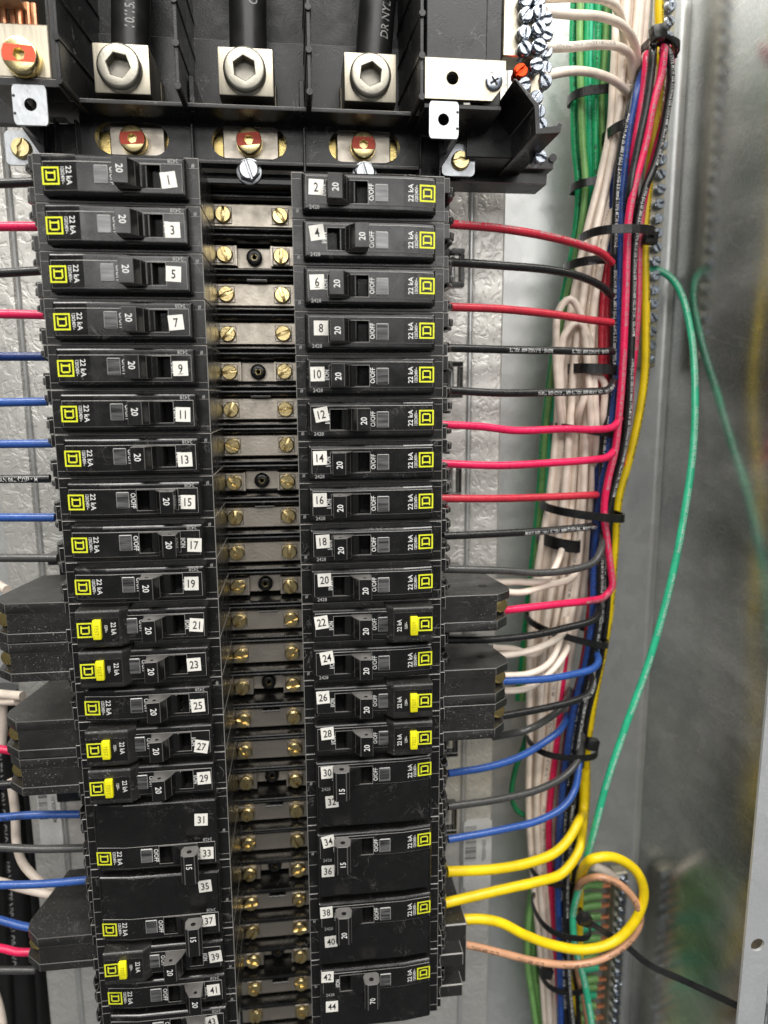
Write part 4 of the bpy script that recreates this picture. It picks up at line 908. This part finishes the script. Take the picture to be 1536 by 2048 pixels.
for i, (dx, col, w) in enumerate(((-14, 'dkred', -8.2), (-6, 'black', -8.5), (4, 'navy', -8.3), (14, 'black', -8.1), (22, 'black', -7.9))):
    wire('%s wire deep inside the front bundle' % {'dkred': 'dark red', 'navy': 'navy'}.get(col, 'black'), col, [(x + dx * s, y, w) for x, y, s in ((1262, 330, .5), (1245, 470, 1), (1232, 600, 1.2), (1230, 740, 1), (1218, 900, 1), (1200, 1020, 1), (1194, 1200, 1), (1180, 1320, 1), (1152, 1440, 1), (1138, 1560, 1), (1128, 1700, 1), (1124, 1850, 1), (1130, 1960, 1), (1140, 2110, 1))], .17, 'deep bundle wires', text=TXT if i % 2 else None)
wire('dark red wire beside the white wires at mid height', 'dkred', wpx([(1222, 490), (1212, 540), (1205, 620), (1203, 740), (1205, 850)], -7.8))
wire('second dark red wire showing right of the folded white loops', 'dkred', wpx([(1228, 500), (1219, 560), (1214, 640), (1212, 740), (1214, 860)], -7.7))
wire('red wire on the left of the blue at the bottom of the bundle', 'red', wpx([(1142, 1180), (1136, 1260), (1125, 1360), (1112, 1500), (1099, 1620), (1098, 1700), (1106, 1820), (1114, 1930), (1126, 2110)], -7.8))

# ------------------------------------------------------------------ branch wires of the right column
RB = [('dkred', [(896, 448), (1000, 457), (1100, 474), (1170, 493), (1202, 506), (1224, 526)], 'dark red wire from the right column by the breaker stickered four', 'MARK CORP 12 AWG TYPE THHN', 0),
      ('black', [(896, 524), (1000, 531), (1100, 540), (1160, 553), (1200, 571), (1224, 592)], 'plain black wire from the breaker stickered six', None, 0),
      ('dkred', [(896, 614), (1000, 618), (1100, 628), (1180, 640), (1224, 645)], 'dark red wire from beside the breaker stickered eight', None, 0),
      ('black', [(896, 696), (1000, 699), (1100, 701), (1180, 703), (1224, 702)], 'black lettered wire just above breaker stickered ten', 'ROHS - E-ANGE 600 VOLTS', 1),
      ('black', [(892, 780), (1000, 786), (1100, 785), (1180, 783), (1216, 779), (1228, 762)], 'black lettered wire just above breaker stickered twelve', 'AWG VW-1 OR AWM 600 VOLTS GR II AND OR TWN', 1),
      ('red', [(880, 849), (960, 853), (1030, 861), (1130, 858), (1190, 859), (1226, 854), (1240, 836)], 'bright red wire from breaker stickered twelve', None, 0),
      ('red', [(878, 927), (1000, 931), (1100, 926), (1180, 920), (1215, 914), (1232, 896)], 'bright red wire from breaker stickered fourteen', None, 0),
      ('dkred', [(878, 997), (1000, 997), (1100, 994), (1186, 990), (1190, 990, -6)], 'faded red wire from breaker stickered sixteen', None, 0),
      ('black', [(886, 1072), (1000, 1067), (1100, 1061), (1180, 1053), (1186, 1052, -6)], 'black lettered wire from breaker stickered eighteen', 'TWN75 NYLON OR AWM T90 c(UL) 600 VOLTS VW-1 OR AWM', 1),
      ('grey', [(888, 1138), (1000, 1141), (1080, 1146), (1150, 1138), (1188, 1124), (1202, 1100), (1204, 1060, -5.4), (1204, 1000, -6)], 'charcoal wire dipping then rising beside breaker stickered twenty', None, 0),
      ('black', [(886, 1280), (1000, 1278), (1080, 1268), (1130, 1256), (1180, 1243), (1195, 1231), (1198, 1195, -5.4), (1198, 1120, -6)], 'black wire crossing between the two load cases on the right', None, 0),
      ('blue', [(1000, 1363), (1090, 1358), (1140, 1350), (1184, 1338), (1196, 1325), (1191, 1296, -5.4), (1186, 1220, -6)], 'blue wire from the terminal of breaker stickered twenty-six', None, 0),
      ('black', [(1000, 1433), (1050, 1424), (1100, 1414), (1150, 1401), (1178, 1387), (1185, 1367), (1178, 1330, -5.6), (1178, 1260, -6.2)], 'black lettered wire from the terminal of breaker stickered twenty-eight', 'VOLTS FT4 600 VOLTS TWN75 NYLON OR THHN', 1),
      ('grey', [(985, 1474, -5), (1050, 1461), (1090, 1441), (1125, 1414), (1140, 1380, -6)], 'charcoal wire just below the lowest right load case', None, 0),
      ('blue', [(896, 1547), (980, 1533), (1040, 1513), (1080, 1490), (1118, 1462), (1135, 1430, -6)], 'blue wire from breaker stickered thirty', None, 0),
      ('grey', [(896, 1613), (1000, 1598), (1080, 1578), (1130, 1551), (1156, 1520), (1164, 1470, -6)], 'scuffed charcoal wire from breaker stickered thirty-two', None, 0),
      ('blue', [(896, 1679), (1000, 1660), (1080, 1640), (1128, 1612), (1150, 1578), (1158, 1530), (1164, 1470, -6)], 'blue wire from breaker stickered thirty-four', None, 0),
      ('yellow', [(894, 1743), (990, 1738), (1060, 1725), (1110, 1705), (1138, 1677), (1156, 1645), (1166, 1620, -5.6), (1168, 1560, -6)], 'upper yellow wire from breaker stickered thirty-six', None, 0),
      ('yellow', [(890, 1806), (1000, 1780), (1080, 1762), (1122, 1748), (1150, 1716), (1161, 1690), (1166, 1620, -5.8), (1170, 1540, -6)], 'second yellow wire running from breaker stickered thirty-eight', None, 0),
      ('yellow', [(925, 1839), (960, 1838), (1000, 1845), (1050, 1870), (1110, 1891), (1170, 1899), (1230, 1882), (1272, 1838), (1288, 1788), (1272, 1742), (1225, 1714), (1186, 1718), (1164, 1745, -5), (1158, 1800, -6), (1158, 1900, -6.4), (1160, 1960, -6.6)], 'yellow wire making a wide loop at the lower right', None, 0),
      ('tan', [(925, 1888), (960, 1895), (1000, 1905), (1080, 1924), (1150, 1929), (1212, 1914), (1262, 1878), (1281, 1840), (1268, 1798), (1238, 1768), (1200, 1754), (1168, 1762, -4.6), (1151, 1796, -5.2), (1147, 1850, -5.6), (1155, 1940, -5.8), (1168, 2000, -5.8), (1186, 2110, -5.8)], 'tan brown wire looping under the yellow loop', 'THHN 600 VOLTS', 0)]
for col, pts, lab, tx, fl in RB:
    n = len(pts); q = []
    for i, p in enumerate(pts):
        q.append((p[0], p[1], p[2] - (1.6 if p[2] < -5.1 else 0)) if len(p) > 2 else (p[0], p[1], -3.4 - (0 if col == 'tan' or 'loop' in lab else 3.0 * i / (n - 1))))
    wire(lab, col, q, {'yellow': .28, 'tan': .21}.get(col, .205), 'branch wires of the right column', tx, bool(fl), .15 if col != 'dkred' else .6, .19)
wire('long mint green wire sweeping from the upper ground bar down to the tie', 'mint', [(1296, 538, -11), (1318, 541, -10.9), (1342, 556, -10.5), (1364, 592, -9.9), (1384, 680, -8.6), (1390, 789, -7.2), (1386, 900, -6.1), (1373, 1000, -5.3), (1345, 1150, -4.7), (1300, 1316, -4.6), (1252, 1450, -4.6), (1215, 1560, -4.7), (1186, 1670, -5), (1163, 1760, -5.6), (1146, 1830, -6.2), (1150, 1890, -5.6), (1166, 1950, -5.6), (1182, 2040, -5.6), (1190, 2110, -5.6)], .21, text='AWG THHN OR THWN-2 600 VOLTS (UL)', tm='white_print')
wire('thin green wire loop hanging left of the white bundle', 'dkgreen', wpx([(1062, 1440), (1048, 1490), (1028, 1550), (1024, 1600), (1040, 1626), (1070, 1632)], -8.6), .17)

# ------------------------------------------------------------------ branch wires of the left column
LB = [('black', [(-60, 368), (0, 367), (75, 364)], 'black wire left of the breaker stickered one', -3.6),
      ('red', [(-60, 453), (0, 453), (80, 453)], 'red wire left of the breaker stickered three', -3.2),
      ('black', [(-60, 548), (0, 546), (85, 541)], 'black wire left of the breaker stickered five', -3.4),
      ('red', [(-60, 627), (0, 628), (95, 630)], 'red wire left of the breaker stickered seven', -3.2),
      ('navy', [(-60, 712), (0, 713), (90, 713)], 'dark blue wire left of the breaker stickered nine', -3.4),
      ('blue', [(-60, 806), (0, 805), (95, 803)], 'blue wire left of the breaker stickered eleven', -3.2),
      ('blue', [(-60, 888), (0, 888), (105, 887)], 'blue wire left of the breaker stickered thirteen', -3.2),
      ('black', [(-60, 959), (0, 958), (100, 957)], 'black lettered wire between breakers stickered thirteen and fifteen', -3.4),
      ('blue', [(-60, 1035), (0, 1035), (110, 1035)], 'blue wire left of the breaker stickered fifteen', -3.2),
      ('grey', [(-60, 1117), (0, 1116), (115, 1116)], 'charcoal wire left of the breaker stickered seventeen', -3.4),
      ('blue', [(-60, 1638), (0, 1635), (60, 1630), (165, 1628)], 'blue lettered wire left of the breaker stickered thirty-one', -3.4),
      ('grey', [(-60, 1694), (0, 1695), (80, 1698), (170, 1696)], 'charcoal wire left of the breaker stickered thirty-three', -3.6),
      ('blue', [(-60, 1770), (0, 1770), (80, 1768), (175, 1760)], 'blue wire left of the breaker stickered thirty-five', -3.4),
      ('blue', [(-60, 1825), (0, 1840), (40, 1851), (75, 1858)], 'blue wire entering the lower left load case from above', -3.6),
      ('red', [(-60, 1893), (0, 1896), (35, 1904), (70, 1904)], 'red wire entering the lower left load case', -3.4),
      ('grey', [(-60, 1942), (0, 1940), (70, 1940)], 'charcoal wire under the lower left load case', -3.8),
      ('red', [(-60, 1490), (0, 1498), (25, 1502)], 'short red wire at the left load case of breaker twenty-seven', -3.2),
      ('black', [(-60, 1572), (0, 1570), (30, 1568)], 'short black wire at the left load case of breaker twenty-nine', -3.2)]
for col, pts, lab, w in LB:
    wire(lab, col, wpx(pts, w), .205, 'branch wires of the left column', 'M - c(UL) T90 NYLON' if 'lettered' in lab else None, 'black' in lab, 0.1, .2, tm='white_print' if 'black lettered' in lab else None)
LW = [([(22, 1560, -6), (30, 1620, -6), (34, 1690, -6), (48, 1730, -6), (90, 1772, -5.6), (120, 1800, -5.2)], 'off-white wire curving down to the lower left load case'),
      ([(-60, 1755, -5.6), (0, 1764, -5.4), (40, 1775, -5), (105, 1790, -4.8)], 'off-white wire meeting the lower left load case from the edge'),
      ([(-60, 1380, -6), (0, 1388, -5.6), (45, 1392, -5)], 'upper off-white wire at the left edge under breaker twenty-three'),
      ([(-60, 1404, -6), (0, 1402, -5.8), (35, 1402, -5.2)], 'lower off-white wire at the left edge under breaker twenty-three'),
      ([(-30, 1150, -6), (0, 1172, -5.6), (14, 1180, -5.2)], 'off-white wire end at the left edge above breaker twenty-one'),
      ([(-20, 1960, -6), (0, 2020, -6), (12, 2110, -6)], 'off-white wire at the bottom left corner'),
      ([(4, 1400, -6.4), (6, 1450, -6.6), (2, 1500, -6.8)], 'off-white wire standing at the left edge behind the load cases')]
for pts, lab in LW: wire(lab, 'white', pts, .24)
for i, (x, w, r) in enumerate(((-38, -9, 1.2), (12, -10.2, 1.1), (48, -11, .9))):
    path = smooth_path([atW(x - 18, 1380, w), atW(x - 6, 1560, w), atW(x + 10, 1760, w), atW(x + 32, 2130, w)], .5 * S)
    o = bpy.data.objects.new('feeder_cable', tube_mesh(path, r * S, 'cable', 'cable', 24)); link(o); o.location = path[0]
    tag(o, 'thick black feeder cable in the dark lower left corner, %s from the left' % ordn[i], 'cable', 'feeder cables at the lower left')
    me = print_on(path, r * S, '600 VOLTS NYLON OR CXO', .5, 'grey_print', path[0], start=1 + i, phase=.5 - .3 * i, wsc=.8)
    if me: c = bpy.data.objects.new('printed_text', me); link(c); c.parent = o

# ------------------------------------------------------------------ cable ties
def tie(x0, y0, x1, y1, w, hd, label, head=None, wid=.46):
    a = Vector(at(x0, y0, w)); b = Vector(at(x1, y1, w)); n = 40; path = []
    for i in range(n):
        t = 2 * PI * i / n; c, s = math.cos(t), math.sin(t)
        c = math.copysign(abs(c) ** .75, c); s = math.copysign(abs(s) ** .75, s)
        p = (a + b) / 2 + (b - a) / 2 * c; path.append(W(p.x, p.y, w + hd * s))
    org = W(*((a + b) / 2))
    t = bpy.data.objects.new('cable_tie', None); link(t); t.location = org; t.empty_display_size = .005; tag(t, label, 'cable tie', 'black cable ties')
    c = bpy.data.objects.new('band', strip_mesh(path, Vector((0, 0, 1)), wid * S, .11 * S, 'tie', 'band', org, True)); link(c); c.parent = t
    if head:
        hx, hy, hw, rot = head; bm = NB(); box(bm, -.36, .36, -.34, .34, -.28, .28, bev=.07, seg=2); box(bm, -.2, .2, -.37, .37, -.12, .12, bev=.03)
        h = bpy.data.objects.new('tie_head', mesh_of(bm, 'head', 'tie')); link(h); h.parent = t; h.location = atW(hx, hy, hw) - org; h.rotation_euler = (PI / 2, rot, 0)
    return t
tie(1140, 198, 1222, 190, -9.4, 1.0, 'cable tie round the green wires level with the strap screw')
tie(1145, 376, 1212, 368, -9.2, 1.0, 'cable tie round the green and white wires below the black channel', wid=.42)
tie(1215, 268, 1268, 258, -8.1, 1.3, 'cable tie round the white wires beside the blue wire', wid=.5)
tie(1168, 473, 1294, 474, -7.3, 1.9, 'wide cable tie holding the coloured bundle above the dark red wire', (1300, 476, -6.6, .1), .44)
tie(1135, 533, 1226, 526, -8.2, 1.6, 'cable tie behind the plain black wire of breaker six')
tie(1132, 738, 1224, 742, -8.2, 1.75, 'cable tie round the white loops beside breaker ten', wid=.55)
tie(1108, 852, 1226, 868, -8.3, 1.85, 'cable tie crossing behind the bright red wire of breaker twelve', wid=.4)
tie(1088, 1012, 1236, 1030, -7.6, 2.1, 'slanted cable tie round whole bundle beside breaker sixteen', wid=.46)
tie(1082, 1074, 1148, 1084, -8.4, 1.85, 'broad cable tie round the white wires under breaker eighteen wire', wid=.7)
tie(1056, 1238, 1206, 1278, -8.0, 2.0, 'slanted cable tie crossed by the black wire between load cases', wid=.38)
tie(1058, 1482, 1186, 1488, -7.6, 1.9, 'sagging cable tie round the bundle near breaker twenty-eight', (1184, 1488, -6.3, .2), .36)
tie(1062, 1736, 1160, 1742, -8.0, 1.5, 'cable tie between the two yellow branch wires', wid=.34)
tie(1080, 1946, 1165, 1950, -8.0, 1.5, 'lowest cable tie with its head left of the bundle', (1093, 1944, -7.0, .3), .34)
t = tie(1070, 1822, 1172, 1838, -6.6, 1.9, 'cable tie with a long loose tail reaching to the right flange', (1168, 1838, -4.4, .4), .34)
path = smooth_path([atW(1166, 1838, -4.4), atW(1200, 1858, -4.2), atW(1250, 1890, -3.6), atW(1296, 1928, -2.6), atW(1380, 1967, -1.2), atW(1482, 2015, .6)])
c = bpy.data.objects.new('tail', strip_mesh(path, Vector((.45, .2, .9)), .34 * S, .11 * S, 'tie', 'tail', t.location.copy())); link(c); c.parent = t
t = tie(1290, 92, 1348, 108, -7.4, 1.1, 'cable tie knotted at the top of the coloured bundle', (1316, 66, -5.8, -.25), .36)
path = smooth_path([atW(1300, 90, -6.2), atW(1308, 70, -5.9), atW(1330, 72, -6), atW(1346, 88, -6.4), atW(1350, 112, -7)])
c = bpy.data.objects.new('tail', strip_mesh(path, Vector((.2, .9, .3)), .34 * S, .11 * S, 'tie', 'tail', t.location.copy())); link(c); c.parent = t
# a few stray hairs of wire against the dark bus base are left to the materials
